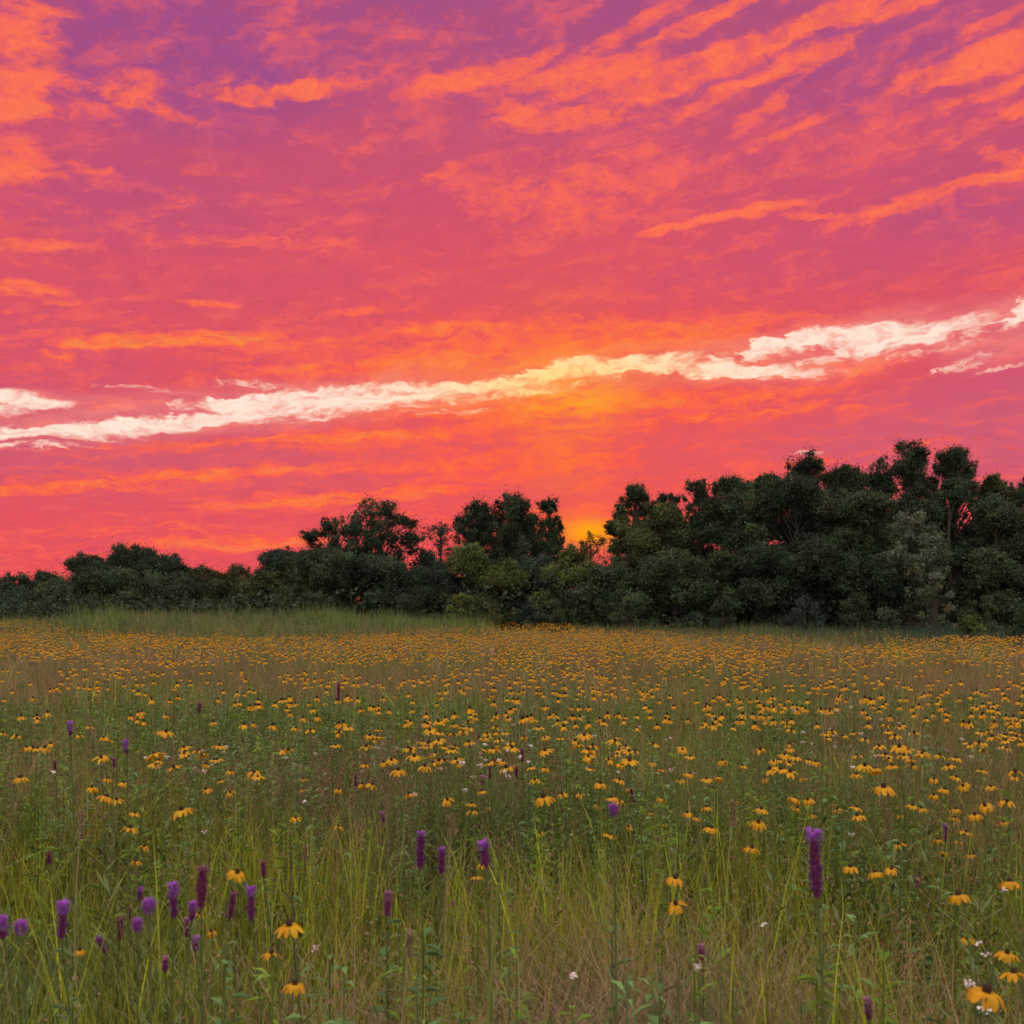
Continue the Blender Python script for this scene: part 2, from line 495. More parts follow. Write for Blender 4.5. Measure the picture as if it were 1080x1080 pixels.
M_TAN = material('dry_stalk', (0.22, 0.20, 0.09), 0.1, 0.8, 0.2, 30.0)

gm = bpy.data.materials.new('meadow_soil'); gm.use_nodes = True
nt = gm.node_tree; pb = nt.nodes['Principled BSDF']; pb.inputs['Roughness'].default_value = 0.95
tcn = nt.nodes.new('ShaderNodeTexCoord')
n1 = nt.nodes.new('ShaderNodeTexNoise'); n1.inputs['Scale'].default_value = 0.25; n1.inputs['Detail'].default_value = 9; n1.inputs['Roughness'].default_value = 0.7
nt.links.new(tcn.outputs['Object'], n1.inputs['Vector'])
cr = nt.nodes.new('ShaderNodeValToRGB')
cr.color_ramp.elements[0].color = (0.035, 0.038, 0.018, 1); cr.color_ramp.elements[0].position = 0.35
cr.color_ramp.elements[1].color = (0.11, 0.085, 0.05, 1); cr.color_ramp.elements[1].position = 0.68
nt.links.new(n1.outputs['Fac'], cr.inputs[0]); nt.links.new(cr.outputs[0], pb.inputs['Base Color'])

# ------------------------------------------------------------------ ground
gx = np.concatenate([[-3000, -900, -300, -140], np.linspace(-90, 90, 121), [140, 300, 900, 3000]])
gy = np.concatenate([[-600, -120, -30], np.linspace(-6, 110, 117), [140, 250, 600, 1500, 4000]])
X, Y = np.meshgrid(gx, gy)
Z = ground_z(X, Y)
g = Geo()
nx, ny = len(gx), len(gy)
i = np.arange(ny - 1)[:, None] * nx + np.arange(nx - 1)[None]
g.add(np.stack([X, Y, Z], -1).reshape(-1, 3), np.stack([i, i + 1, i + nx + 1, i + nx], -1).reshape(-1, 4))
tag(g.build('ground', [gm]), 'flat meadow ground under the grass and wildflowers', 'ground', kind='structure')

# ------------------------------------------------------------------ the wood along the far edge
GREENS = {
    'dark': (0.033, 0.048, 0.030), 'olive': (0.060, 0.070, 0.032), 'mid': (0.047, 0.066, 0.036),
    'pale': (0.085, 0.105, 0.070), 'blue': (0.040, 0.055, 0.046), 'light': (0.075, 0.098, 0.034), 'brown': (0.060, 0.052, 0.026)}  # haze of the far trees is put into the 'blue' leaf colour


def tree(name, px, top, hw, d, style, hue, label, cat='tree', base=0.08, group='trees along the far edge of the meadow', trunk_lean=0.0):
    x = (px - 540) / F * d
    gz = float(ground_z(x, d))
    H = (HZ - top) / F * d + EYE - gz
    R = hw / F * d
    root = empty(name, (x, d, gz))
    tag(root, label, cat, group)
    col = np.array(GREENS[hue])
    tg, lg = Geo(), Geo()
    bz = (0.38 if style in ('poplar', 'open', 'twiggy') else (0.20 if style == 'loose' and hue != 'pale' else base)) * H
    # where the leaf clumps sit
    if style == 'open':
        nclump, rc, fill, leaf = 66, (0.22, 0.46), 0.80, 0.14
    elif style == 'twiggy':
        nclump, rc, fill, leaf = 26, (0.35, 0.6), 0.16, 0.15
    elif style == 'poplar':
        nclump, rc, fill, leaf = 130, (0.20, 0.46), 0.85, 0.14
    elif style == 'loose':
        nclump, rc, fill, leaf = 120, (0.20, 0.50), 0.80, 0.14
    elif style == 'shrub':
        nclump, rc, fill, leaf = 26, (0.22, 0.45), 1.0, 0.11
    else:
        nclump, rc, fill, leaf = 85, (0.26, 0.52), 1.1, 0.15
    ssc = np.clip(R / 2.2, 0.55, 1.4)
    ctr = []
    lobes = [(rng.random() * 6.28, rng.uniform(.25, .95), rng.uniform(.75, 1.15)) for _ in range(7)]
    while len(ctr) < nclump:
        t = rng.random()
        if style == 'poplar': prof = (math.sin(math.pi * min(1, t * 0.72 + 0.20)) ** 0.6) * (1 - 0.30 * t)
        elif style in ('open',): prof = math.sin(math.pi * (0.12 + 0.80 * t)) ** 0.6
        elif style == 'shrub': prof = math.sqrt(max(0, 1 - t ** 2.2)) * 0.95
        else: prof = max(0.0, 1 - abs((t - 0.36) / 0.66) ** 2.0) ** 0.62
        if prof <= 0: continue
        th = rng.random() * 2 * math.pi
        lob = 1.0
        for (la, lt, lr) in lobes:
            dd = math.cos(th - la) * math.exp(-((t - lt) / 0.18) ** 2)
            lob = lob + 0.26 * dd
        rr = R * prof * lob * (rng.random() ** (0.38 if style in ('dense', 'shrub') else 0.42))
        if style == 'dense' and t < 0.85 and rng.random() < 0.35 and math.sin(th) > 0: continue   # far side thinner
        zc = bz + (H - bz - rc[0] * ssc * 0.6) * t
        ctr.append((rr * math.cos(th) + trunk_lean * zc, rr * math.sin(th), zc))
    if style == 'dense':        # billows: small clumps gathered on the outside of a few big boughs
        big = np.array(ctr)[:15]
        ctr = []
        for c in big:
            rl = R * rng.uniform(0.24, 0.40)
            for _ in range(9):
                q = rng.normal(size=3); q[2] = abs(q[2]) * 0.9 - 0.15; q[1] -= 0.25; q /= np.linalg.norm(q)
                zz_ = c[2] + q[2] * rl * rng.uniform(0.7, 1.1)
                ctr.append((c[0] + q[0] * rl, c[1] + q[1] * rl, max(zz_, 0.15)))
    ctr = np.array(ctr)
    if style != 'shrub':
        top_z = H - rc[0] * ssc
        ctr[:, 2] = bz + (ctr[:, 2] - bz) * (top_z - bz) / (ctr[:, 2].max() - bz)
    # trunk and limbs
    tr = np.clip(0.022 * H, 0.03, 0.26)
    hs = np.linspace(0, 0.92, 7)
    wob = np.cumsum(rng.normal(size=(7, 2)) * 0.05 * min(1, R / 2), 0)
    TP = np.stack([wob[:, 0] + trunk_lean * hs * H, wob[:, 1], hs * H], -1); TP[0, :2] = 0; TP[0, 2] = -0.15
    tube(tg, TP, tr * (1 - 0.85 * hs) * np.r_[1.35, np.ones(6)], 8)
    for k, c in enumerate(ctr):
        if style == 'dense' and k % 3: continue
        s = max(0.12, min(c[2] / H - rng.uniform(0.12, 0.30), 0.85))
        p0 = np.array([np.interp(s, hs, TP[:, q]) for q in range(3)])
        if style == 'shrub': p0 = np.array([0, 0, 0.02])
        mid = (p0 + c) / 2 + rng.normal(size=3) * 0.12 * ssc + np.array([0, 0, 0.10 * np.linalg.norm(c - p0)])
        r0 = tr * (0.42 if style in ('open', 'twiggy') else 0.3) * (1 - 0.6 * s)
        ts = np.linspace(0, 1, 5)[:, None]
        tube(tg, (1 - ts) ** 2 * p0 + 2 * ts * (1 - ts) * mid + ts ** 2 * c, np.linspace(r0, r0 * 0.25, 5), 5)
        if style in ('open', 'twiggy', 'loose', 'poplar'):
            for _ in range(6 if style == 'twiggy' else 3):
                e = c + rng.normal(size=3) * 0.5 * ssc
                tube(tg, [c * 0.6 + mid * 0.4, (c * 0.6 + mid * 0.4 + e) / 2 + rng.normal(size=3) * .05, e], [r0 * .3, r0 * .22, r0 * .1], 4, cap=False)
    # leaves, clump by clump: each clump has its own ragged shape and its own slightly different green
    sub = []
    for c in ctr:
        r = rng.uniform(*rc) * ssc
        v = rng.uniform(0.50, 1.65); hueo = 1 + rng.normal(size=3) * 0.07
        sub.append((c, r, v, hueo))
        for _ in range(5):
            q = rng.normal(size=3); q /= np.linalg.norm(q); q[2] = q[2] * 0.8 + 0.25
            rs = r * rng.uniform(0.28, 0.52)
            sub.append((c + q * r * rng.uniform(0.75, 1.25), rs, v * rng.uniform(0.8, 1.25), hueo))
    for c, r, v, hueo in sub:
        n = int((760 if style != 'shrub' else 420) * fill * rng.uniform(0.55, 1.25) * (r / (0.6 * ssc)) ** 2) + 12
        q = rng.normal(size=(n, 3)); q /= np.linalg.norm(q, axis=1)[:, None]
        ph = rng.random(3) * 6.28
        bump = 1 + 0.3 * np.sin(q[:, 0] * 4 + ph[0]) * np.sin(q[:, 1] * 5 + ph[1]) + 0.25 * np.sin(q[:, 2] * 5 + ph[2])
        rad = r * (0.30 + 0.62 * np.abs(rng.normal(size=n))) * bump
        P = c + q * rad[:, None] * (np.array([0.9, 0.9, 1.15]) if style in ('loose', 'poplar') else np.array([1.08, 1.08, 0.92]))
        P[:, 2] = np.maximum(P[:, 2], 0.05)
        tint = col * v * rng.uniform(0.75, 1.25, (n, 1)) * hueo
        leaves(lg, P, leaf * rng.uniform(0.55, 1.2, n) * (0.8 + 0.2 * ssc), tint, 0.6)
    tg.build('trunk', [M_BARK], root)
    lg.build('crown', [M_LEAF], root, smooth=False)
    return root


TREES = [
    # far wood on the left, falling away to the edge of the picture
    ('leafy_tree', 4, 617, 34, 88, 'dense', 'blue', 'low dark tree cut by the left edge of the photo'),
    ('leafy_tree', 42, 606, 30, 86, 'dense', 'dark', 'low rounded dark tree second from the left end of the wood'),
    ('leafy_tree', 84, 588, 34, 86, 'dense', 'dark', 'spiky topped dark tree rising out of the low left wood'),
    ('leafy_tree', 140, 580, 38, 86, 'dense', 'dark', 'highest dark tree of the left wood, broad ragged crown'),
    ('leafy_tree', 178, 586, 26, 88, 'dense', 'blue', 'round topped dark tree joined to the right of the highest left tree'),
    ('leafy_tree', 215, 600, 28, 88, 'dense', 'brown', 'low dull brown green tree in the dip of the left wood'),
    ('leafy_tree', 252, 599, 28, 88, 'loose', 'brown', 'low ragged tree touched with red sky, right side of the left wood dip'),
    ('leafy_tree', 294, 580, 32, 84, 'dense', 'blue', 'blue grey tree beside the open silhouetted tree, on its left'),
    ('leafy_tree', 22, 624, 36, 76, 'dense', 'blue', 'grey green bushy tree in front at the far left end'),
    ('leafy_tree', 66, 615, 42, 76, 'dense', 'mid', 'broad bushy tree in front of the spiky topped left tree'),
    ('leafy_tree', 124, 604, 44, 76, 'dense', 'mid', 'wide grey green tree in front of the highest left tree'),
    ('leafy_tree', 190, 611, 42, 77, 'dense', 'dark', 'wide dark bushy tree in front of the left wood dip'),
    ('leafy_tree', 246, 612, 34, 76, 'dense', 'olive', 'olive bushy tree in front of the low ragged left tree'),
    ('leafy_tree', 290, 606, 28, 74, 'dense', 'olive', 'pale olive bush tree left of the dark thicket under the open tree'),
    # middle
    ('open_tree', 352, 548, 34, 74, 'open', 'dark', 'small airy tree with see through branches left of the tallest airy one'),
    ('open_tree', 400, 529, 42, 74, 'open', 'dark', 'airy silhouetted tree with sky between its branch clumps, left of centre'),
    ('leafy_tree', 346, 582, 34, 68, 'dense', 'mid', 'dark olive bushy tree under the small airy tree'),
    ('leafy_tree', 396, 588, 46, 66, 'dense', 'dark', 'broad dark thicket tree below the airy silhouetted tree'),
    ('open_tree', 462, 553, 30, 80, 'twiggy', 'blue', 'thin twiggy tree with red sky showing through, right of the airy tree'),
    ('leafy_tree', 452, 584, 30, 74, 'loose', 'blue', 'blue grey tree in the recess right of the dark thicket'),
    ('leafy_tree', 506, 534, 36, 76, 'loose', 'dark', 'dark tree with ragged shoulder, left of the central pair of crowns'),
    ('leafy_tree', 540, 525, 38, 75, 'loose', 'dark', 'tallest ragged dark crown at the centre of the wood'),
    ('leafy_tree', 580, 530, 26, 77, 'loose', 'dark', 'narrow dark crown just left of the glowing sun gap'),
    ('leafy_tree', 508, 577, 34, 67, 'dense', 'light', 'lighter green rounded tree in front of the central crowns'),
    ('leafy_tree', 555, 592, 38, 69, 'dense', 'blue', 'deep blue green tree in the shadowed recess left of the round one'),
    ('twiggy_tree', 622, 562, 26, 86, 'twiggy', 'brown', 'sparse twiggy tree against the orange sun glow'),
    ('leafy_tree', 606, 580, 30, 66, 'dense', 'light', 'round green tree standing right below the sun glow'),
    # the high wood on the right
    ('leafy_tree', 670, 514, 27, 74, 'loose', 'mid', 'ragged topped tree forming the right edge of the sun gap'),
    ('leafy_tree', 704, 521, 26, 76, 'loose', 'dark', 'narrow dark tree with a notch of sky on its left'),
    ('leafy_tree', 736, 509, 30, 74, 'loose', 'dark', 'upright dark tree with finger like tips, right of the sky notch'),
    ('leafy_tree', 770, 504, 34, 73, 'dense', 'mid', 'full dark green tree in the middle of the high right wood'),
    ('leafy_tree', 806, 504, 30, 74, 'dense', 'mid', 'full rounded tree left of the broad high crown'),
    ('leafy_tree', 850, 486, 42, 73, 'loose', 'dark', 'broad high dark crown with a pointed knob on top'),
    ('leafy_tree', 890, 494, 36, 74, 'dense', 'dark', 'dark crown between the broad high one and the tall poplars'),
    ('leafy_tree', 924, 500, 28, 76, 'loose', 'dark', 'dark tree at the left foot of the tall poplar pair'),
    ('poplar_tree', 962, 467, 42, 74, 'poplar', 'dark', 'tallest dark poplar like tree of the whole wood, leaning tip'),
    ('poplar_tree', 1004, 473, 36, 74, 'poplar', 'dark', 'tall narrow tree right beside the tallest, with a feathery side'),
    ('poplar_tree', 1044, 501, 26, 75, 'poplar', 'olive', 'shorter narrow tree stepping down from the tall pair'),
    ('poplar_tree', 1066, 509, 20, 77, 'poplar', 'mid', 'slim tree beside the gap of sky at the right edge'),
    ('leafy_tree', 1094, 492, 22, 74, 'loose', 'dark', 'tree cut by the right edge with a few leaf tips in frame'),
    ('leafy_tree', 664, 550, 27, 68, 'dense', 'olive', 'olive tree in front of the ragged topped tree by the sun gap'),
    ('leafy_tree', 640, 598, 38, 64, 'dense', 'mid', 'low spreading bush tree at the foot of the olive tree'),
    ('leafy_tree', 704, 533, 36, 68, 'dense', 'olive', 'brownish green tree left of the middle of the high right wood'),
    ('leafy_tree', 712, 588, 42, 63, 'dense', 'mid', 'low dark bush tree before the high right wood, leftmost of its foot'),
    ('leafy_tree', 766, 522, 40, 68, 'dense', 'mid', 'dark green tree with light tufts in front of the high right wood'),
    ('leafy_tree', 800, 575, 40, 64, 'dense', 'dark', 'low very dark bush tree below the tufted green tree'),
    ('leafy_tree', 838, 508, 44, 68, 'dense', 'dark', 'black green tree in front of the broad high crown'),
    ('leafy_tree', 866, 572, 44, 64, 'dense', 'dark', 'low black green bush tree under the broad high crown'),
    ('leafy_tree', 893, 517, 42, 67, 'dense', 'mid', 'dark full tree just left of the pale willow'),
    ('leafy_tree', 925, 590, 34, 63, 'dense', 'dark', 'low dark bush tree at the left foot of the pale willow'),
    ('leafy_tree', 1002, 506, 42, 70, 'dense', 'dark', 'dark tree below the tall poplar pair with a glint of sky'),
    ('leafy_tree', 1050, 528, 38, 68, 'dense', 'mid', 'dark green tree below the slim trees near the right edge'),
    ('leafy_tree', 1046, 584, 38, 63, 'dense', 'mid', 'low bush tree right of the pale shrub near the right edge'),
    ('leafy_tree', 1098, 530, 34, 68, 'dense', 'dark', 'dark tree filling the right edge below the sky gap'),
    ('leafy_tree', 1096, 600, 34, 62, 'dense', 'dark', 'low dark bush tree filling the right edge near the ground'),
    ('willow_tree', 958, 546, 34, 63, 'loose', 'pale', 'pale grey green willow in front of the dark right wood'),
    ('leafy_tree', 432, 600, 34, 66, 'dense', 'dark', 'low dark tree at the right end of the thicket, under the twiggy tree'),
    ('leafy_tree', 470, 604, 30, 68, 'dense', 'blue', 'low dusky tree in the recess left of the lighter green rounded tree'),
    ('leafy_tree', 552, 556, 34, 79, 'loose', 'dark', 'dark tree filling in behind the central pair of crowns'),
    ('leafy_tree', 870, 530, 44, 78, 'dense', 'dark', 'black tree behind, between the broad high crown and its right neighbour'),
    ('leafy_tree', 940, 535, 40, 78, 'dense', 'dark', 'black tree behind the foot of the tall poplar pair'),
    ('leafy_tree', 1022, 560, 44, 79, 'dense', 'dark', 'black tree deep in the wood behind the pale shrub'),
    ('leafy_tree', 742, 545, 40, 79, 'dense', 'dark', 'black tree deep in the wood behind the upright dark one'),
    ('leafy_tree', 322, 586, 36, 81, 'dense', 'dark', 'dark tree deep in the wood behind the small airy tree'),
    ('leafy_tree', 372, 580, 36, 82, 'dense', 'dark', 'dark tree deep in the wood between the two airy trees'),
    ('leafy_tree', 690, 560, 36, 80, 'dense', 'dark', 'dark tree deep in the wood below the notch of sky'),
    ('leafy_tree', 800, 545, 40, 80, 'dense', 'dark', 'dark tree deep in the wood left of the broad high crown'),
    ('leafy_tree', 975, 580, 40, 80, 'dense', 'dark', 'dark tree deep in the wood behind the right side of the willow'),
    # beyond the frame, for views a step to the side
    ('leafy_tree', -60, 612, 46, 84, 'dense', 'dark', 'dark tree standing just outside the left edge'),
    ('leafy_tree', 1160, 505, 50, 72, 'dense', 'dark', 'dark tree standing just outside the right edge'),
]
for (nm, px, top, hw, d, st, hue, lab) in TREES:
    tree(nm, px, top, hw, d, st, hue, lab)
SHRUBS = [
    (486, 626, 20, 60, 'light', 'small light green shrub at the foot of the central wood'),
    (516, 634, 17, 60, 'olive', 'small olive shrub right of the small light green one'),
    (585, 632, 26, 60, 'mid', 'low dark green shrub under the round green tree'),
    (660, 628, 30, 58, 'mid', 'low spreading shrub right of the sun glow'),
    (986, 606, 24, 58, 'pale', 'pale grey shrub with upright sprays under the willow'),
    (848, 632, 22, 58, 'blue', 'faint grey green shrub at the foot of the dark right wood'),
    (1040, 628, 24, 57, 'mid', 'dull green shrub right of the pale grey shrub'),
    (1022, 652, 10, 50, 'light', 'small bright green bush in the dark grass at right'),
    (1080, 648, 16, 46, 'dark', 'dark low bush cut by the right edge beside the meadow'),
    (760, 630, 26, 58, 'dark', 'dark low shrub below the middle of the right wood'),
    (905, 630, 26, 58, 'dark', 'black green low shrub left of the willow foot'),
    (560, 636, 22, 60, 'blue', 'bluish low shrub in the central shadowed recess'),
    (430, 628, 24, 62, 'dark', 'dark low shrub at the right end of the left thicket'),
    (330, 626, 26, 62, 'mid', 'dark low shrub at the left end of the left thicket'),
]
for (px, top, hw, d, hue, lab) in SHRUBS:
    tree('shrub', px, top, hw, d, 'shrub', hue, lab, cat='shrub', base=0.03, group='shrubs at the foot of the wood')

# ------------------------------------------------------------------ grass
PAL = {
    'ygreen': np.array([0.200, 0.240, 0.012]), 'green': np.array([0.110, 0.175, 0.022]), 'bgreen': np.array([0.085, 0.145, 0.052]),
    'tan': np.array([0.32, 0.23, 0.12]), 'red': np.array([0.23, 0.115, 0.07]), 'mauve': np.array([0.23, 0.150, 0.125]),
    'pink': np.array([0.38, 0.25, 0.20])}


def scatter(n, d0, d1, power=1.0, side=0.52, pad=2.4):
    """n points over the meadow between two distances from the camera"""
    u = rng.random(n * 2)
    d = (d0 ** (power + 1) + u * (d1 ** (power + 1) - d0 ** (power + 1))) ** (1 / (power + 1))
    x = rng.uniform(-1, 1, n * 2) * (side * d + pad)
    return x[:n], d[:n]


def clumpy(x, y, seed):
    return fbm(x * 0.9 + 31, y * 0.9 + 31, seed, 3)


# yellow-green tussocks one can make out in the foreground: px, py of tops, radius m
TUSS = [(30, 870, .35), (420, 890, .5), (560, 900, .55), (610, 870, .45), (300, 870, .4), (480, 930, .4), (150, 1010, .35), (830, 900, .5),
        (760, 880, .4), (990, 900, .35), (690, 930, .3), (640, 900, .4), (90, 1030, .4), (260, 1040, .35), (520, 1010, .2), (440, 1040, .3),
        (240, 860, .4), (880, 1040, .3), (20, 1050, .3), (350, 930, .4), (195, 1045, .3)]
tuss = []
for (px, py, r) in TUSS:
    d = (EYE - 0.72) * F / (py - HZ)
    tuss.append(((px - 540) / F * d, d, r))


def tussness(x, y):
    s = np.zeros(len(x))
    for (a, b, r) in tuss:
        s = np.maximum(s, np.exp(-((x - a) / r) ** 2 - ((y - b) / (r * 1.3)) ** 2))
    return s


def bank(x, y):
    """1 on the tall grass at the far left swell and the far right dip"""
    w_ = 4 * (fbm(x * 0.25 + 60, y * 0.25 + 60, 371) - 0.5)
    l = np.clip((y - 37 - w_ - 9 * np.clip(np.abs(x + 12.5) / 10, 0, 2) ** 2) / 4, 0, 1)
    r = np.clip((y - 37 - w_ - 10 * np.clip((13 - x) / 6, 0, 3)) / 4, 0, 1)
    return np.maximum(l, r)


def grass_colors(x, y, n, tid):
    """one colour per tuft, a little different per blade"""
    m_ = tid.max() + 1
    a = clumpy(x, y, 21); b = clumpy(x * 1.3, y * 1.3, 41); t = tussness(x, y); bk = bank(x, y)
    r = rng.random(m_)[tid] * 0.8 + rng.random(n) * 0.2
    c = np.repeat(PAL['green'][None], n, 0).copy()
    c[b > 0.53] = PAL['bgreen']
    k = (r < t * 1.3) | (a > 0.62); c[k] = PAL['ygreen']
    pd = np.clip(0.12 + 1.4 * (fbm(x * 0.6, y * 0.6, 61) - 0.42), 0.03, 1)
    r2 = rng.random(m_)[tid] * 0.7 + rng.random(n) * 0.3
    far = np.clip((y - 4) / 14, 0, 1) * 0.26
    k = (r2 < (pd + far) * (1 - t) * (1 - bk)); c[k] = PAL['tan'] * 0.85
    k = (r2 < (pd + far) * 0.62 * (1 - t) * (1 - bk)); c[k] = PAL['red']
    k = (r2 < (pd + far) * 0.32 * (1 - t) * (1 - bk)); c[k] = PAL['mauve']
    return c * np.exp(rng.normal(size=m_) * 0.42)[tid][:, None] * rng.uniform(0.7, 1.3, (n, 1)), t


def in_meadow(x, y):
    return np.ones(len(x), bool)


ZONES = [  # d0, d1, count, width, segments, height range
    (1.3, 4.0, 30000, 0.0054, 5, (0.38, 0.86)), (4.0, 9.0, 60000, 0.0066, 4, (0.40, 0.86)),
    (9.0, 22.0, 110000, 0.010, 3, (0.45, 0.85)), (22.0, 66.0, 150000, 0.022, 3, (0.5, 0.88))]
g = Geo()
for (d0, d1, n, w, sg, (h0, h1)) in ZONES:
    x, y = scatter(n, d0, d1)
    # gather into tufts
    q = rng.integers(0, n // 14, n); k = rng.random(n) < 0.75           # most blades grow in tufts
    x = np.where(k, x[q] + rng.normal(size=n) * (0.018 + 0.004 * y[q]), x); y = np.where(k, y[q] + rng.normal(size=n) * (0.018 + 0.004 * y[q]), y)
    y = np.maximum(y, 1.2)
    tid = np.where(k, q, n // 14 + np.arange(n))
    c, t = grass_colors(x, y, n, tid)
    hh = rng.uniform(h0, h1, n) * 1.0 * (0.28 + 1.05 * clumpy(x * 1.8, y * 1.8, 77) + rng.uniform(-.26, .28, n // 14 + n)[tid]) * (1 + 0.18 * t)
    hh = np.minimum(hh, 0.92)
    lean = np.abs(rng.normal(size=n)) * 0.34 * (1 - 0.5 * t) + 0.05
    az_ = rng.random(n) * 2 * math.pi
    blades(g, x, y, ground_z(x, y) - 0.02, hh, w * np.exp(np.clip(rng.normal(size=n), -2, 1.6) * 0.42), az_, lean, c, sg, curl=rng.uniform(1.3, 2.6),
           tip=c * 0.75 + PAL['tan'] * 0.22)
tag(g.build('meadow_grass', [M_GRASS], smooth=False), 'green and brown prairie grass covering the whole meadow', 'grass', kind='stuff')

# arching dry grass: pale tan and pinkish, near
g = Geo()
n = 5200
x, y = scatter(n, 1.5, 9.0)
k = rng.random(n) < np.clip(0.15 + 2.2 * (fbm(x * 0.7, y * 0.7, 61) - 0.40), 0.04, 1) * (1 - tussness(x, y))
x, y = x[k], y[k]; n = len(x)
c = np.where(rng.random((n, 1)) < 0.5, PAL['tan'], PAL['pink']) * rng.uniform(0.6, 1.15, (n, 1))
blades(g, x, y, ground_z(x, y), rng.uniform(0.55, 0.95, n), np.full(n, 0.0032), rng.random(n) * 6.28, rng.uniform(0.15, 0.9, n), c, 7, curl=2.2)
for (px, py) in [(640, 1000), (560, 1050), (700, 1045), (600, 960), (330, 985), (470, 1065), (840, 985), (745, 1005), (930, 1010), (620, 975), (665, 1010), (590, 1020), (720, 1065), (800, 1030), (390, 1040), (290, 1060), (660, 925), (1000, 1060)]:
    d = (EYE - 0.62) * F / (py - HZ); k = 190
    a = (px - 540) / F * d + rng.normal(size=k) * .14; b = d + rng.normal(size=k) * .16
    c = np.where(rng.random((k, 1)) < 0.5, PAL['tan'], PAL['pink']) * rng.uniform(0.6, 1.2, (k, 1))
    blades(g, a, b, ground_z(a, b), rng.uniform(0.5, 0.78, k), np.full(k, 0.0040), rng.random(k) * 6.28, rng.uniform(0.3, 1.3, k), c, 8, curl=2.4)
tag(g.build('dry_grass', [M_GRASS], smooth=False), 'thin pale tan dry grass arching through the foreground', 'grass', kind='stuff')

# seed-head grass: thin stem, loose reddish panicle
g = Geo()
for (d0, d1, n, k, sz, dens) in [(1.8, 7.0, 4800, 26, 0.010, 1), (7.0, 20.0, 9000, 14, 0.014, 1), (20.0, 62.0, 16000, 8, 0.034, 1)]:
    x, y = scatter(n, d0, d1)
    kk = rng.random(n) < np.clip(0.35 + 2.0 * (fbm(x * 0.35 + 9, y * 0.35 + 9, 81) - 0.4), 0.1, 1) * (1 - 0.8 * tussness(x, y)) * (1 - 0.92 * bank(x, y))
    x, y = x[kk], y[kk]; n = len(x)
    h = rng.uniform(0.72, 1.0, n)
    az_ = rng.random(n) * 6.28; lean = rng.uniform(0.02, 0.25, n)
    pick = rng.random((n, 1))
    c = np.where(pick < 0.45, PAL['red'] * 1.1, np.where(pick < 0.75, PAL['mauve'] * 1.1, PAL['tan'] * 0.85)) * rng.uniform(0.7, 1.25, (n, 1))
    z = ground_z(x, y)
    blades(g, x, y, z, h, np.full(n, 0.0025 + d0 * 0.0003), az_, lean, c * 0.8, 3, curl=1.6)
    t = rng.uniform(0.68, 1.0, (n, k))
    sp = (1.02 - t) * 0.16 + 0.006
    px = x[:, None] + np.cos(az_)[:, None] * (h * lean)[:, None] * t ** 1.6 + rng.normal(size=(n, k)) * sp
    py = y[:, None] + np.sin(az_)[:, None] * (h * lean)[:, None] * t ** 1.6 + rng.normal(size=(n, k)) * sp
    pz = z[:, None] + h[:, None] * t
    P = np.stack([px, py, pz], -1).reshape(-1, 3)
    leaves(g, P, sz * rng.uniform(0.6, 1.3, len(P)), np.repeat(c, k, 0), 0.5, 0.6)
tag(g.build('seed_head_grass', [M_GRASS], smooth=False), 'reddish brown seed heads of tall grass hazing the meadow', 'grass', kind='stuff')

# leafy forbs between the grass
g = Geo()
x, y = scatter(14500, 1.8, 13.0)
kk = rng.random(14500) < np.clip(0.2 + 2.5 * (fbm(x * 0.8 + 3, y * 0.8 + 3, 91) - 0.42), 0.03, 1)
x, y = x[kk], y[kk]
for a, b in zip(x, y):
    n = 24; h = rng.uniform(0.40, 0.88)
    t = rng.uniform(0.35, 1.0, n); th = rng.random(n) * 6.28
    L = rng.uniform(0.04, 0.10, n) * (1.25 - 0.6 * t)
    c = (PAL['bgreen'] * 1.25 if rng.random() < 0.5 else PAL['green']) * rng.uniform(0.7, 1.5)
    z0 = float(ground_z(a, b))
    base = np.stack([np.full(n, a), np.full(n, b), z0 + h * t], -1)
    dr = np.stack([np.cos(th), np.sin(th), rng.uniform(0.0, 0.8, n)], -1)
    sd = np.stack([-np.sin(th), np.cos(th), np.zeros(n)], -1) * (L * rng.choice((0.12, 0.16, 0.24)))[:, None]
    mid = base + dr * (L * 0.5)[:, None]; tipp = base + dr * L[:, None] - np.array([0, 0, 0.02])
    V = np.stack([base, mid - sd, tipp, mid + sd], 1).reshape(-1, 3)
    g.add(V, np.arange(4 * n).reshape(n, 4), np.repeat(c[None] * rng.uniform(0.8, 1.2, (n, 1)), 4, 0))
    tube(g, [[a, b, z0], [a, b, z0 + h]], 0.0022, 4, c * 0.8, cap=False)
tag(g.build('leafy_forbs', [M_GRASS], smooth=False), 'leafy green wildflower foliage between the foreground grasses', 'foliage', kind='stuff')

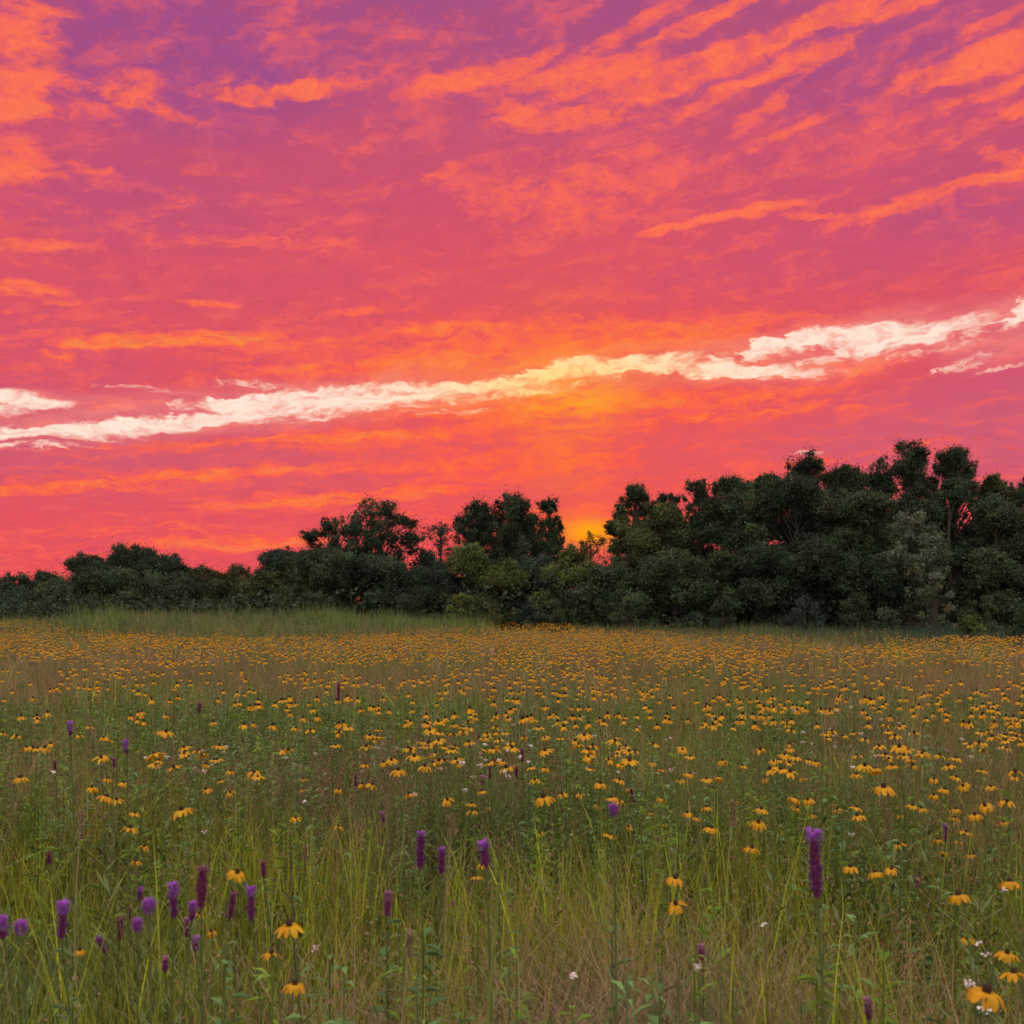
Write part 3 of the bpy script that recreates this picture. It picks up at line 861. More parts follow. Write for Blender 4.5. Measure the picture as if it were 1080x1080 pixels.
# taller grass at the far edge: pale green on the left swell, dark blue green in the dip on the right
g = Geo()
n = 34000
x = rng.uniform(-26, -1, n); y = rng.uniform(34, 61, n)
kk = rng.random(n) < bank(x, y); x, y = x[kk], y[kk]; n = len(x)
tl = fbm(x * 0.55 + 70, y * 0.3 + 70, 381)
c = np.where(rng.random((n, 1)) < 0.42 + 1.6 * (tl[:, None] - 0.42), np.array([[0.125, 0.175, 0.050]]), np.array([[0.20, 0.165, 0.095]])) * rng.uniform(0.5, 1.35, (n, 1))
blades(g, x, y, ground_z(x, y), (0.35 + 1.45 * tl) * rng.uniform(0.7, 1.15, n), 0.03 * rng.uniform(0.5, 1.4, n), rng.random(n) * 6.28, np.abs(rng.normal(size=n)) * .25, c, 3)
k = 26; a_ = rng.integers(0, n, 260)                                   # leafy weeds standing in it
P = np.stack([np.repeat(x[a_], k) + rng.normal(size=260 * k) * .13, np.repeat(y[a_], k) + rng.normal(size=260 * k) * .13, np.repeat(ground_z(x[a_], y[a_]) + rng.uniform(.7, 1.25, 260), k) - rng.random(260 * k) * .5], -1)
leaves(g, P, rng.uniform(.06, .13, len(P)), np.repeat(np.array([[.085, .12, .045]]) * rng.uniform(.5, 1.3, (260, 1)), k, 0))
tag(g.build('tall_pale_grass', [M_GRASS], smooth=False), 'pale green tall grass on the low swell before the left wood', 'grass', kind='stuff')
g = Geo()
n = 34000
x = rng.uniform(3, 36, n); y = rng.uniform(33, 61, n)
kk = rng.random(n) < bank(x, y); x, y = x[kk], y[kk]; n = len(x)
tl = fbm(x * 0.5 + 70, y * 0.3 + 70, 391)
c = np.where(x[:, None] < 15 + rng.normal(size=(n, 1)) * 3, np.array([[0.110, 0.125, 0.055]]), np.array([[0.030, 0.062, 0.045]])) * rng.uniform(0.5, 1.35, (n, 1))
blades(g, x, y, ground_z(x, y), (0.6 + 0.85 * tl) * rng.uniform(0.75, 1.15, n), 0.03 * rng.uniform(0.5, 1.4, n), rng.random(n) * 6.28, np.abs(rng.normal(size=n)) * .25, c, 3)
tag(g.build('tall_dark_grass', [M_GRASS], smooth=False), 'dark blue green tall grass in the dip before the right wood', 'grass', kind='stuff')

# undergrowth closing the foot of the wood
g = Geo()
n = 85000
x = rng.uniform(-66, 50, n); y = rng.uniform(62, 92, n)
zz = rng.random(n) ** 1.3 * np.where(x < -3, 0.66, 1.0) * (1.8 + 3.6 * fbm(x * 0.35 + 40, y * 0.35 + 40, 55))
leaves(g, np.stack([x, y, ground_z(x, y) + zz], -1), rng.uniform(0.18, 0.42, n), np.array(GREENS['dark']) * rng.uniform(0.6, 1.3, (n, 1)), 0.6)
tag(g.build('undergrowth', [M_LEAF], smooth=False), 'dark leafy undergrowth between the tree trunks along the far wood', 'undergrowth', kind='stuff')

# ------------------------------------------------------------------ coneflowers
YEL = np.array([0.49, 0.245, 0.004])


def petals_geo(g, r=random, n=13, droop=1.0, mat=0, segs=4, L=0.036, Wd=0.0135, z=0.0, miss=0.0):
    for k in range(n):
        if r.random() < miss: continue
        th = 2 * math.pi * (k + r.uniform(-.25, .25)) / n
        dr = droop * r.uniform(0.75, 1.2); l = L * r.uniform(0.85, 1.12); w = Wd * r.uniform(0.85, 1.15)
        ca, sa_ = math.cos(th), math.sin(th)
        V = []; rad, zz = 0.006, z
        for s in range(segs + 1):
            t = s / segs
            ang = 0.15 - 1.62 * dr * min(1, t * 1.9)
            wd = w * (0.45 + 1.1 * t if t < 0.5 else 1.0 - 0.75 * max(0, t - 0.72) / 0.28 * 0.8) * 0.5
            for q in (-1, 0, 1):
                V.append((rad * ca - q * wd * sa_, rad * sa_ + q * wd * ca, zz + (0.0012 if q == 0 else 0) - (0.004 if (s == segs and q) else 0) * -0.4))
            rad += l / segs * math.cos(ang); zz += l / segs * math.sin(ang)
        Fq = []
        for s in range(segs):
            for q in range(2):
                a = s * 3 + q; Fq.append((a, a + 1, a + 4, a + 3))
        g.add(V, Fq, YEL * r.uniform(0.88, 1.1) * np.array([1, r.uniform(0.85, 1.12), 1]), mat)


def ball(g, c, rx, rz, k=10, rings=7, tint=(1, 1, 1), mat=0, bump=0.0):
    th = np.linspace(0.05, math.pi - 0.05, rings); ph = np.arange(k) * 2 * math.pi / k
    rr = 1 + bump * rng.normal(size=(rings, k))
    V = np.stack([np.sin(th)[:, None] * np.cos(ph) * rx * rr, np.sin(th)[:, None] * np.sin(ph) * rx * rr, np.cos(th)[:, None] * rz * np.ones(k)], -1) + np.array(c)
    i = np.arange(rings - 1)[:, None] * k; j = np.arange(k)[None]; j2 = (j + 1) % k
    g.add(V.reshape(-1, 3), np.stack([i + j, i + k + j, i + k + j2, i + j2], -1).reshape(-1, 4), tint, mat)


PET, CON, STM, SMALL = [], [], [], []
for v in range(6):
    g = Geo(); petals_geo(g, n=random.choice((11, 12, 13, 14)), droop=(0.50, 0.68, 0.84, 1.02, 0.74, 0.60)[v], miss=(0, .1, .05, .3, .12, .2)[v]); PET.append(g.mesh('ray_petals', [M_PETAL]))
    g = Geo(); ball(g, (0, 0, 0.006), 0.0075, 0.0105, 12, 9, bump=0.05); CON.append(g.mesh('seed_cone', [M_CONE]))
    g = Geo()      # unit-height stem with a few narrow leaflets, top at the origin
    bend = random.uniform(-.05, .05)
    tube(g, [(bend * math.sin(math.pi * t) , 0.03 * math.sin(2 * t), t - 1) for t in np.linspace(0, 1, 8)], np.linspace(0.0024, 0.0015, 8), 6)
    for q in range(7):
        t = random.uniform(0.15, 0.75); th = random.random() * 6.28; l = random.uniform(.07, .13)
        b = np.array([bend * math.sin(math.pi * t), 0.03 * math.sin(2 * t), t - 1]); dv = np.array([math.cos(th), math.sin(th), .6]); sv = np.array([-math.sin(th), math.cos(th), 0]) * .007
        g.add([b, b + dv * l * .5 - sv, b + dv * l, b + dv * l * .5 + sv], [(0, 1, 2, 3)])
    STM.append(g.mesh('stem', [M_STEM]))
    # the same flower in one piece, for those too far to show parts
    g = Geo(); petals_geo(g, n=10, droop=(0.45, 0.66, 0.82, 1.0, 0.72, 0.58)[v], miss=(0, .1, .1, .35, .15, .25)[v], segs=3, Wd=0.015)
    ball(g, (0, 0, 0.006), 0.008, 0.011, 7, 5, mat=1)
    tube(g, [(0, 0, 0), (0.01, 0, -.35), (0, 0, -1.0)], 0.0018, 4, mat=2, cap=False)
    SMALL.append(g.mesh('coneflower', [M_PETAL, M_CONE, M_STEM]))

CF_GROUP = 'yellow coneflowers dotted through the meadow'


def px_to_world(px, py, h):
    d = (EYE - h) * F / (py - HZ)
    return (px - 540) / F * d, d


def coneflower(px, py, wpx, label, h=None):
    if h is None: h = random.uniform(0.93, 1.06)
    x, d = px_to_world(px, py, h)
    want = wpx / F * d / 0.054
    if want > 1.25 or want < 0.75:      # the eye judges size: move it along its sight line instead of making a giant
        kf = min(max(want, 0.85), 1.15)
        d = kf * 0.054 * F / wpx; h = EYE - (py - HZ) / F * d
        h = min(max(h, 0.6), 1.3); d = (EYE - h) * F / (py - HZ); x = (px - 540) / F * d
    s = min(max(wpx / F * d / 0.054, 0.7), 1.35)
    gz = float(ground_z(x, d))
    root = empty('coneflower', (x, d, gz)); tag(root, label, 'coneflower', CF_GROUP)
    v = random.randrange(6) if wpx < 13 else random.choice((1, 2, 2, 4)); hh = h - gz
    rx, ry, rz = random.gauss(0, .2), random.gauss(0, .2), random.random() * 6.28
    for nm, me in (('ray_petals', PET[v]), ('seed_cone', CON[v])):
        o = link_mesh(nm, me, root); o.location = (0, 0, hh); o.scale = (s, s, s); o.rotation_euler = (rx, ry, rz)
    o = link_mesh('stem', STM[v], root); o.location = (0, 0, hh); o.scale = (1, 1, hh); o.rotation_euler = (0, 0, rz)
    return root


CF = [
    (1040, 1047, 36, 'largest yellow coneflower with full drooping petals, bottom right corner'),
    (1069, 1027, 24, 'yellow coneflower above and right of the largest one, seen flat on'),
    (1062, 1006, 20, 'yellow coneflower with dark cone third up in the bottom right corner'),
    (305, 977, 26, 'biggest yellow coneflower at lower left, beside the dark dead stem'),
    (286, 1006, 17, 'small yellow bloom just below left of the biggest lower left coneflower'),
    (311, 1039, 22, 'yellow coneflower at the foot of the dark dead stem'),
    (250, 921, 18, 'yellow coneflower with spread petals above the purple spikes at lower left'),
    (712, 927, 18, 'upper of two yellow coneflowers one above the other, right of centre'),
    (713, 954, 18, 'lower of two yellow coneflowers one above the other, right of centre'),
    (1011, 945, 22, 'yellow coneflower with dark cone alone in the grass at right'),
    (1065, 931, 20, 'yellow coneflower near the right edge above a white bloom'),
    (1020, 991, 12, 'small half hidden yellow coneflower below the lone right one'),
    (137, 874, 16, 'yellow coneflower with drooping petals alone at left, above the purple spikes'),
    (143, 909, 12, 'thin ragged yellow coneflower below the lone left one'),
    (192, 855, 20, 'pair sized wide yellow coneflower left of the tall tussock'),
    (112, 841, 16, 'large left bloom of the yellow coneflower trio at left'),
    (123, 844, 12, 'right bloom of the yellow coneflower trio at left'),
    (97, 831, 12, 'upper orange tinted bloom of the coneflower trio at left'),
    (22, 821, 14, 'yellow coneflower near the left edge in the brown grass'),
    (84, 1003, 12, 'hazy yellow coneflower low among the left purple spikes'),
    (223, 983, 10, 'tiny yellow coneflower among the purple spike cluster'),
    (210, 964, 8, 'tiny orange bloom between two purple spikes of the cluster'),
    (502, 925, 11, 'small flat yellow coneflower left of the forked purple spike'),
    (508, 913, 9, 'tiny yellow bloom just above the small flat one by the purple spike'),
    (897, 915, 16, 'left bloom in the row of three coneflowers right of the blurred purple spike'),
    (923, 921, 16, 'middle bloom in the row of three coneflowers right of the blurred purple spike'),
    (940, 917, 14, 'right bloom in the row of three coneflowers right of the blurred purple spike'),
    (948, 891, 12, 'yellow coneflower above the row of three at right'),
    (997, 899, 11, 'yellow coneflower lowest in the right hand scattered group'),
    (1023, 902, 10, 'faint yellow coneflower beside the lowest of the right scattered group'),
    (793, 895, 14, 'yellow coneflower directly left of the blurred purple spike top'),
    (750, 874, 15, 'orange yellow coneflower left of a pale grass stalk'),
    (800, 868, 15, 'yellow coneflower above the one left of the blurred spike'),
    (803, 854, 13, 'flat yellow coneflower just over another, above the blurred spike'),
    (570, 879, 10, 'orange bloom alone over the green tussocks at centre'),
    (643, 881, 12, 'yellow coneflower alone below the violet spike at centre right'),
    (663, 872, 9, 'tiny yellow coneflower right of the violet spike at centre'),
    (573, 842, 20, 'broad yellow double looking coneflower above the central tussocks'),
    (472, 844, 12, 'yellow coneflower above the paired purple spikes at centre left'),
    (357, 872, 11, 'yellow coneflower right of the left tussocks, half in grass'),
    (312, 863, 11, 'pale yellow coneflower above the dark dead stem'),
    (932, 831, 20, 'large bright yellow coneflower in the right middle distance'),
    (904, 861, 14, 'lower bloom of a stacked pair at right middle distance'),
    (903, 852, 12, 'upper dark coned bloom of a stacked pair at right middle distance'),
]
REST = [(142, 858, 11), (152, 893, 10), (113, 822, 10), (130, 826, 10), (217, 833, 11), (217, 807, 10), (243, 836, 9), (243, 814, 9), (232, 824, 9), (268, 815, 13),
        (320, 833, 8), (320, 822, 8), (357, 833, 9), (168, 803, 11), (405, 805, 11), (385, 807, 10), (420, 813, 15), (448, 809, 14), (382, 828, 11), (392, 828, 11), (432, 838, 11),
        (497, 848, 10), (498, 856, 11), (508, 835, 10), (515, 852, 9), (530, 804, 11), (560, 810, 10), (575, 811, 10), (564, 823, 10), (593, 838, 10), (612, 838, 10), (633, 827, 13),
        (653, 823, 11), (655, 807, 10), (645, 842, 12), (653, 845, 11), (688, 858, 9), (697, 843, 10), (697, 812, 9), (688, 805, 9), (663, 832, 9), (717, 823, 9),
        (762, 803, 12), (727, 817, 11), (745, 822, 11), (758, 821, 10), (783, 808, 9), (807, 822, 9), (816, 803, 9), (847, 821, 9), (860, 804, 11), (912, 808, 15), (924, 812, 13),
        (903, 817, 11), (941, 808, 12), (943, 838, 9), (745, 852, 11), (725, 858, 11), (735, 863, 10), (838, 843, 13), (852, 844, 12), (840, 852, 11), (883, 854, 10), (858, 860, 10),
        (950, 860, 9), (962, 850, 11), (972, 853, 11), (985, 839, 11), (996, 833, 12), (1008, 820, 11), (1016, 829, 11), (985, 822, 10), (1035, 813, 11), (1008, 854, 11), (1007, 863, 11),
        (1028, 860, 14), (1039, 850, 14), (1062, 846, 14), (1059, 867, 10), (1019, 878, 12), (989, 886, 10), (1009, 888, 10), (780, 846, 9), (700, 870, 8), (630, 850, 9), (1045, 830, 10), (1070, 820, 10)]
for c in CF: coneflower(*c)


def zone_label(px, py):
    a = 'left third' if px < 360 else ('middle third' if px < 720 else 'right third')
    return 'small yellow coneflower in the nearer drift, %s of the meadow' % a if py > 800 else 'tiny yellow coneflower in the farther drift, %s of the meadow' % a


for (px, py, w) in REST: coneflower(px, py, w, zone_label(px, py))

# the middle distance: one-piece flowers, then everything beyond as one drift
nfl = 0
need = 300 - len(CF) - len(REST)


def drift_density(px, py):
    q = fbm(np.array([px / 70.0]), np.array([py / 16.0]), 301)[0] * 1.0
    base = 0.42
    if px < 330: base *= 0.75
    if px > 560: base *= 1.15
    return max(0.02, base + 1.9 * (q - 0.5))


while nfl < need:
    px = random.uniform(0, 1080); py = random.uniform(766, 806)
    if random.random() > drift_density(px, py): continue
    h = random.gauss(0.98, 0.06)
    for _ in range(random.choice((1, 1, 2, 3))):
        if nfl >= need: break
        x, d = px_to_world(px, py, h)
        x += random.gauss(0, .05); d += random.gauss(0, .08)
        o = link_mesh('coneflower', SMALL[random.randrange(6)])
        s = random.uniform(0.75, 1.12)
        o.location = (x, d, h + random.gauss(0, .02)); o.scale = (s, s, s * random.uniform(.9, 1.0))
        o.rotation_euler = (random.gauss(0, .17), random.gauss(0, .17), random.random() * 6.28)
        tag(o, zone_label(px, 790), 'coneflower', CF_GROUP)
        nfl += 1; px += random.gauss(0, 9); py += random.gauss(0, 3)

# far drift: thousands, one object
g = Geo()
N = 130000
py = 657 + 110 * rng.random(N) ** 1.6; px = rng.uniform(-260, 1340, N)
q = 0.5 * fbm(px / 45.0 + 50, py / 6.0, 311) + 0.5 * fbm(px / 150.0 + 57, py / 14.0 + 3, 331)
dn = 0.42 + 2.6 * (q - 0.5)
dn -= np.where((px < 300) & (py > 690), 0.16, 0) - np.where(px > 520, 0.08, 0)
wob = 5 * (fbm(px / 40.0 + 9, py * 0 + 3.0, 351) - 0.5)
lb = np.clip((674 + wob - 7 * np.clip(np.abs(px - 250) / 190, 0, 3) ** 2 - py) / 4, 0, 1)      # the swell on the left has hardly any
rb = np.clip((671 + wob - 8 * np.clip((760 - px) / 110, 0, 2) - py) / 4, 0, 1)               # nor has the dip on the right
dn = dn * (1 - 0.97 * np.maximum(lb, rb))
dn += np.where((px > 100) & (px < 400) & (py > 673) & (py < 684), 0.2, 0) + np.where((px < 40) & (py < 675), 0.3, 0)
keep = rng.random(N) < np.clip(dn, 0.01, 1) * np.where(py < 706, 0.80 * np.maximum(0.10, 1 - (py - 657) / 50.0), 0.075 - 0.045 * (py - 706) / 61)
px, py = px[keep], py[keep]; N = len(px)
h = 0.93 + 0.09 * rng.normal(size=N)
d = (EYE - h) * F / (py - HZ); x = (px - 540) / F * d
ok = (d < 62) & (d > 5.6)
P = np.stack([x, d, h + ground_z(x, d)], -1)[ok]
k = 150
px = np.where(rng.random(k) < .5, rng.uniform(-280, -25, k), rng.uniform(1110, 1360, k)); py = 748 + 250 * rng.random(k) ** 1.6; h = 0.97 + .06 * rng.normal(size=k)
d = (EYE - h) * F / (py - HZ)
P = np.concatenate([P, np.stack([(px - 540) / F * d, d, h], -1)])
print('far flowers', len(P))
n = len(P)
th = rng.random(n) * 6.28
np_ = 7
for k in range(np_):
    a = th + k * 2 * math.pi / np_ + rng.normal(size=n) * .1
    ca, sa_ = np.cos(a), np.sin(a); dr = rng.uniform(0.35, 1.0, n); s = rng.uniform(0.75, 1.15, n)[:, None]
    u = np.stack([ca, sa_, np.zeros(n)], -1); wv = np.stack([-sa_, ca, np.zeros(n)], -1)
    dn = np.stack([ca * np.cos(dr), sa_ * np.cos(dr), -np.sin(dr)], -1)
    s = s * 0.86; b = P + u * 0.006; mid = b + dn * 0.018 * s; tp = b + dn * 0.032 * s - np.array([0, 0, .004])
    V = np.stack([b - wv * .003, b + wv * .003, mid + wv * .0085, mid - wv * .0085, tp + wv * .005, tp - wv * .005], 1).reshape(-1, 3)
    i0 = np.arange(n)[:, None] * 6
    Fq = np.concatenate([i0 + np.array([[0, 1, 2, 3]]), i0 + np.array([[3, 2, 4, 5]])], 0)
    tin = YEL * rng.uniform(0.82, 1.12, (n, 1)) * np.stack([np.ones(n), rng.uniform(.8, 1.1, n), np.ones(n)], -1)
    g.add(V, Fq, np.repeat(tin, 6, 0), 0)
up = np.array([0, 0, 1.0])
for (o0, o1) in (((.008, 0, 0), (-.008, 0, 0)), ((0, .008, 0), (0, -.008, 0))):     # cone: two crossed ovals
    V = np.stack([P + np.array(o0) * .8 - up * .002, P + np.array(o0) + up * .009, P + np.array(o1) + up * .009, P + np.array(o1) * .8 - up * .002, P + up * .018 + np.array(o0) * .4, P + up * .018 + np.array(o1) * .4], 1).reshape(-1, 3)
    i0 = np.arange(n)[:, None] * 6
    g.add(V, np.concatenate([i0 + np.array([[0, 1, 2, 3]]), i0 + np.array([[1, 4, 5, 2]])], 0), (1, 1, 1), 1)
blades(g, P[:, 0], P[:, 1], np.zeros(n), P[:, 2], np.full(n, .004), rng.random(n) * 6.28, np.zeros(n), np.repeat(PAL['green'][None], n, 0), 2, mat=2)
tag(g.build('far_coneflowers', [M_PETAL, M_CONE, M_STEM]), 'drifts of tiny yellow coneflowers spreading back across the far meadow', 'coneflowers', kind='stuff')

# ------------------------------------------------------------------ purple flower spikes
VIO = {'violet': (0.26, 0.055, 0.40), 'dark': (0.165, 0.028, 0.250), 'maroon': (0.185, 0.034, 0.125), 'pink': (0.26, 0.085, 0.22), 'bright': (0.30, 0.065, 0.47)}


def spike_mesh(kind, L, r, part, ball_=False):
    """part 'open': fluffy florets open at the top; part 'bud': tight dark buds below"""
    g = Geo()
    if part == 'bud':
        tube(g, [(0, 0, 0), (0, 0, L * 0.5), (0, 0, L)], [r * 0.40, r * 0.55, r * 0.45], 8, np.array(VIO['maroon']) * 0.7)
        n = int(L * 1900); t = np.linspace(0, 1, n); rr = r * 0.98 * np.clip(np.minimum(t * 6 + .5, (1.08 - t) * 5 + .3), 0, 1)
        c = np.array(VIO['maroon' if kind == 'maroon' else ('pink' if kind == 'pink' else 'dark')])
        lmin, lmax, steep = .7, 1.1, 0.7
    else:
        n = int(L * 2600); t = np.linspace(0, 1, n); rr = r * np.clip(np.minimum(t * 4 + .6, (1.1 - t) * 6 + .5), 0, 1)
        c = np.array(VIO['bright' if kind == 'violet' and not ball_ else ('pink' if kind == 'pink' else ('maroon' if kind == 'maroon' else 'violet'))])
        lmin, lmax, steep = .50, 1.0, 0.5
        if ball_: rr = r * np.sqrt(np.clip(1 - (2 * t - 0.9) ** 2, .15, 1)) * 1.1
    for k in range(n):
        th = k * 2.399 + random.uniform(-.2, .2)
        for q in range(2 if part == 'open' else 1):
            a = th + random.uniform(-.35, .35); ln = rr[k] * random.uniform(lmin, lmax); up_ = random.uniform(0.1, 1.0) * steep + .15
            b = np.array([math.cos(a) * r * .15, math.sin(a) * r * .15, t[k] * L]); dv = np.array([math.cos(a), math.sin(a), up_]) * ln
            sv = np.array([-math.sin(a), math.cos(a), 0]) * (ln * (0.16 if part == 'open' else .30))
            g.add([b, b + dv * .6 - sv, b + dv, b + dv * .6 + sv], [(0, 1, 2, 3)], c * random.uniform(.75, 1.25))
    return g


def liatris(px, y0, y1, w, kind, label, tilt=0.0, group='purple blazing star spikes in the grass', openf=None):
    """spike from row y0 (top) to y1, w pixels wide"""
    if tilt == 0: tilt = random.gauss(0, .06)
    real_w = 0.027 if w > 8 else 0.024
    d = real_w * F / w
    h = EYE - (y0 - HZ) / F * d
    if h > 1.30: d = (EYE - 1.30) * F / (y0 - HZ)
    if h < 0.70: d = (EYE - 0.70) * F / (y0 - HZ)
    h = EYE - (y0 - HZ) / F * d
    L = max(0.03, (y1 - y0) / F * d); r = w / F * d * 0.5
    x = (px - 540) / F * d
    gz = float(ground_z(x, d)); h -= gz
    root = empty('blazing_star', (x, d, gz)); tag(root, label, 'flower', group)
    if openf is None: openf = {'violet': .34, 'dark': .15, 'maroon': .10, 'pink': .35}[kind]
    if (y1 - y0) < w * 1.6: openf = 1.0
    zb = h - L; off = (math.sin(tilt) * L, 0)
    lo = L * (1 - openf)
    def rot(o, z):
        o.location = (math.sin(tilt) * z, 0, zb + math.cos(tilt) * z); o.rotation_euler = (0, tilt, 0)
    if lo > 0.012:
        o = spike_mesh(kind, lo, r * (0.85 if kind == 'violet' else 1.0), 'bud').build('bud_spike', [M_SPIKE], root, smooth=False); rot(o, 0)
    o = spike_mesh(kind, max(L * openf, .008), r * (1.12 if kind == 'violet' else 1.0), 'open', openf > .9).build('open_florets', [M_SPIKE], root, smooth=False); rot(o, lo)
    g = Geo()
    bx = random.uniform(-.04, .04)
    tube(g, [(bx * (1 - t) * 4 * t - 0.0, 0.03 * math.sin(3 * t), zb * t) if t < 1 else (0, 0.03 * math.sin(3) * 0, zb) for t in np.linspace(0, 1, 9)], np.linspace(.0035, .0026, 9), 6)
    n = 46
    for k in range(n):
        t = 0.15 + 0.83 * k / n; a = k * 2.399; l = 0.13 * (1.08 - t) + .012
        b = np.array([bx * (1 - t) * 4 * t, .03 * math.sin(3 * t) * (1 if t < .9 else .3), zb * t]); dv = np.array([math.cos(a), math.sin(a), .9]); sv = np.array([-math.sin(a), math.cos(a), 0]) * .0028
        g.add([b, b + dv * l * .5 - sv, b + dv * l - np.array([0, 0, l * .2]), b + dv * l * .5 + sv], [(0, 1, 2, 3)])
    g.build('leafy_stem', [M_STEM], root)


LI = [
    (862, 877, 946, 19, 'violet', 'tallest blurred purple spike with a bright violet tip, right of centre', -0.06, .16),
    (65, 952, 990, 14, 'violet', 'thick purple spike with violet top at far left', 0.05, .35),
    (22, 970, 988, 15, 'violet', 'short round violet flower head near the left edge', 0, 1),
    (3, 967, 990, 13, 'violet', 'violet flower head cut by the left edge', 0, .7),
    (157, 947, 966, 15, 'violet', 'bushy round violet head in the lower left cluster', 0, 1),
    (145, 968, 985, 12, 'violet', 'small violet head just below left of the bushy round one', 0, 1),
    (184, 932, 968, 13, 'violet', 'purple spike with bright violet shaggy crown in the lower left cluster', 0.0, .45),
    (212, 915, 958, 14, 'maroon', 'tall blurred maroon spike in the lower left cluster', 0.04, .1),
    (241, 942, 971, 10, 'maroon', 'slanting dark maroon spike right of the tall maroon one', 0.18, .1),
    (265, 936, 971, 12, 'violet', 'purple spike with violet tuft rightmost in the lower left cluster', -0.02, .3),
    (202, 952, 971, 11, 'violet', 'small purple spike tucked below the tall maroon one', 0.1, .5),
    (197, 970, 988, 7, 'dark', 'thin dark spike hanging below the small tucked purple one', 0, .1),
    (206, 988, 1003, 9, 'violet', 'small short purple spike lowest under the tall maroon one', 0, .5),
    (126, 968, 992, 8, 'maroon', 'narrow maroon spike left of the small violet head', 0.06, .1),
    (112, 986, 1005, 9, 'dark', 'slanting dark purple spike lowest left in the cluster', -0.45, .15),
    (136, 957, 972, 6, 'maroon', 'tiny dull maroon spike beside the bushy round violet head', 0, .1),
    (147, 936, 950, 8, 'dark', 'tiny dark purple spike above the bushy round violet head', 0, .4),
    (174, 1010, 1025, 9, 'pink', 'faded mauve spike low in the lower left grass', 0, .2),
    (278, 909, 925, 8, 'maroon', 'hazy maroon spike beside the spread coneflower', 0, .1),
    (322, 894, 908, 6, 'maroon', 'small dark red spike top right of the dark dead stem', 0, .1),
    (52, 900, 911, 6, 'maroon', 'small dull red spike alone in the far left foliage', 0, .1),
    (443, 878, 916, 11, 'dark', 'long purple spike, left of two standing close at centre left', 0.03, .12),
    (466, 895, 921, 10, 'dark', 'dark purple spike, right of two standing close at centre left', 0, .15),
    (513, 888, 915, 14, 'violet', 'purple spike with a leaning violet tuft at the centre', -0.15, .35),
    (408, 941, 966, 10, 'pink', 'pinkish purple spike low at centre left', 0.08, .4),
    (477, 949, 957, 6, 'maroon', 'tiny maroon bud spike below the two close purple spikes', 0, .2),
    (404, 857, 867, 6, 'dark', 'tiny dark spike above the green tussock at centre left', 0, .2),
    (647, 847, 862, 12, 'violet', 'bright violet tuft above the grass right of centre', 0, 1),
    (669, 831, 846, 5, 'maroon', 'thin slanting maroon spike right of the violet tuft', -0.25, .1),
    (741, 997, 1013, 10, 'pink', 'pale mauve spike low between the bottom grasses right of centre', 0, .3),
    (917, 1053, 1075, 11, 'pink', 'mauve spike at the bottom edge left of the largest coneflower', -0.1, .3),
    (967, 925, 936, 6, 'maroon', 'small maroon spike between two right hand coneflowers', 0, .2),
    (998, 870, 888, 6, 'dark', 'thin dark spike in the right hand scattered coneflowers', -0.1, .1),
    (375, 817, 830, 5, 'maroon', 'thin dark red spike by a coneflower clump at middle left', 0, .1),
    (551, 790, 804, 5, 'maroon', 'thin dark spike, upper of two in the middle drift', 0, .1),
    (545, 808, 820, 5, 'maroon', 'thin dark spike, lower of two in the middle drift', 0, .1),
    (517, 808, 822, 5, 'maroon', 'dark red spike left of the two thin ones in the middle drift', 0, .2),
    (509, 818, 828, 5, 'dark', 'short dark purple spike leftmost in the middle drift', 0, .2),
    (74, 762, 776, 8, 'violet', 'violet spike alone in the farther grass at left', 0, .7),
    (134, 781, 795, 8, 'violet', 'violet spike by yellow blooms in the farther left grass', -0.15, .7),
    (120, 800, 809, 5, 'maroon', 'tiny dark red spike under a farther left coneflower', 0, .2),
    (210, 741, 752, 6, 'maroon', 'faint maroon spike standing in the far left field', 0, .2),
    (58, 802, 812, 5, 'maroon', 'tiny maroon spike over a pale bloom at far left', 0, .2),
    (357, 720, 738, 5, 'maroon', 'faint dark spike in the far field left of centre', 0, .1),
]
for (px, y0, y1, w, kind, lab, tl, of) in LI: liatris(px, y0, y1, w, kind, lab, tl, openf=of)

# ------------------------------------------------------------------ small white and pale pink flowers
WG = []
for v in range(4):
    g = Geo()
    for k in range((5, 9, 14, 7)[v]):
        c = np.array([random.gauss(0, .0055), random.gauss(0, .0055), random.gauss(0, .005)])
        n = 6
        for q in range(n):
            a = q * 2 * math.pi / n + random.random(); l = random.uniform(.004, .007)
            dv = np.array([math.cos(a), math.sin(a) * .7, random.uniform(-.1, .7)]); sv = np.array([-math.sin(a), math.cos(a), .2]) * .0022
            g.add([c, c + dv * l * .6 - sv, c + dv * l, c + dv * l * .6 + sv], [(0, 1, 2, 3)], (np.array([.72, .62, .66]) if v != 3 else np.array([.60, .36, .40])) * random.uniform(.85, 1.1))
    WG.append(g.mesh('blossom', [M_WHITE]))
g = Geo(); tube(g, [(0, 0, -1), (.02, .01, -.5), (0, 0, 0)], [.002, .0016, .001], 5, cap=False)
W_STEM = g.mesh('stem', [M_STEM])
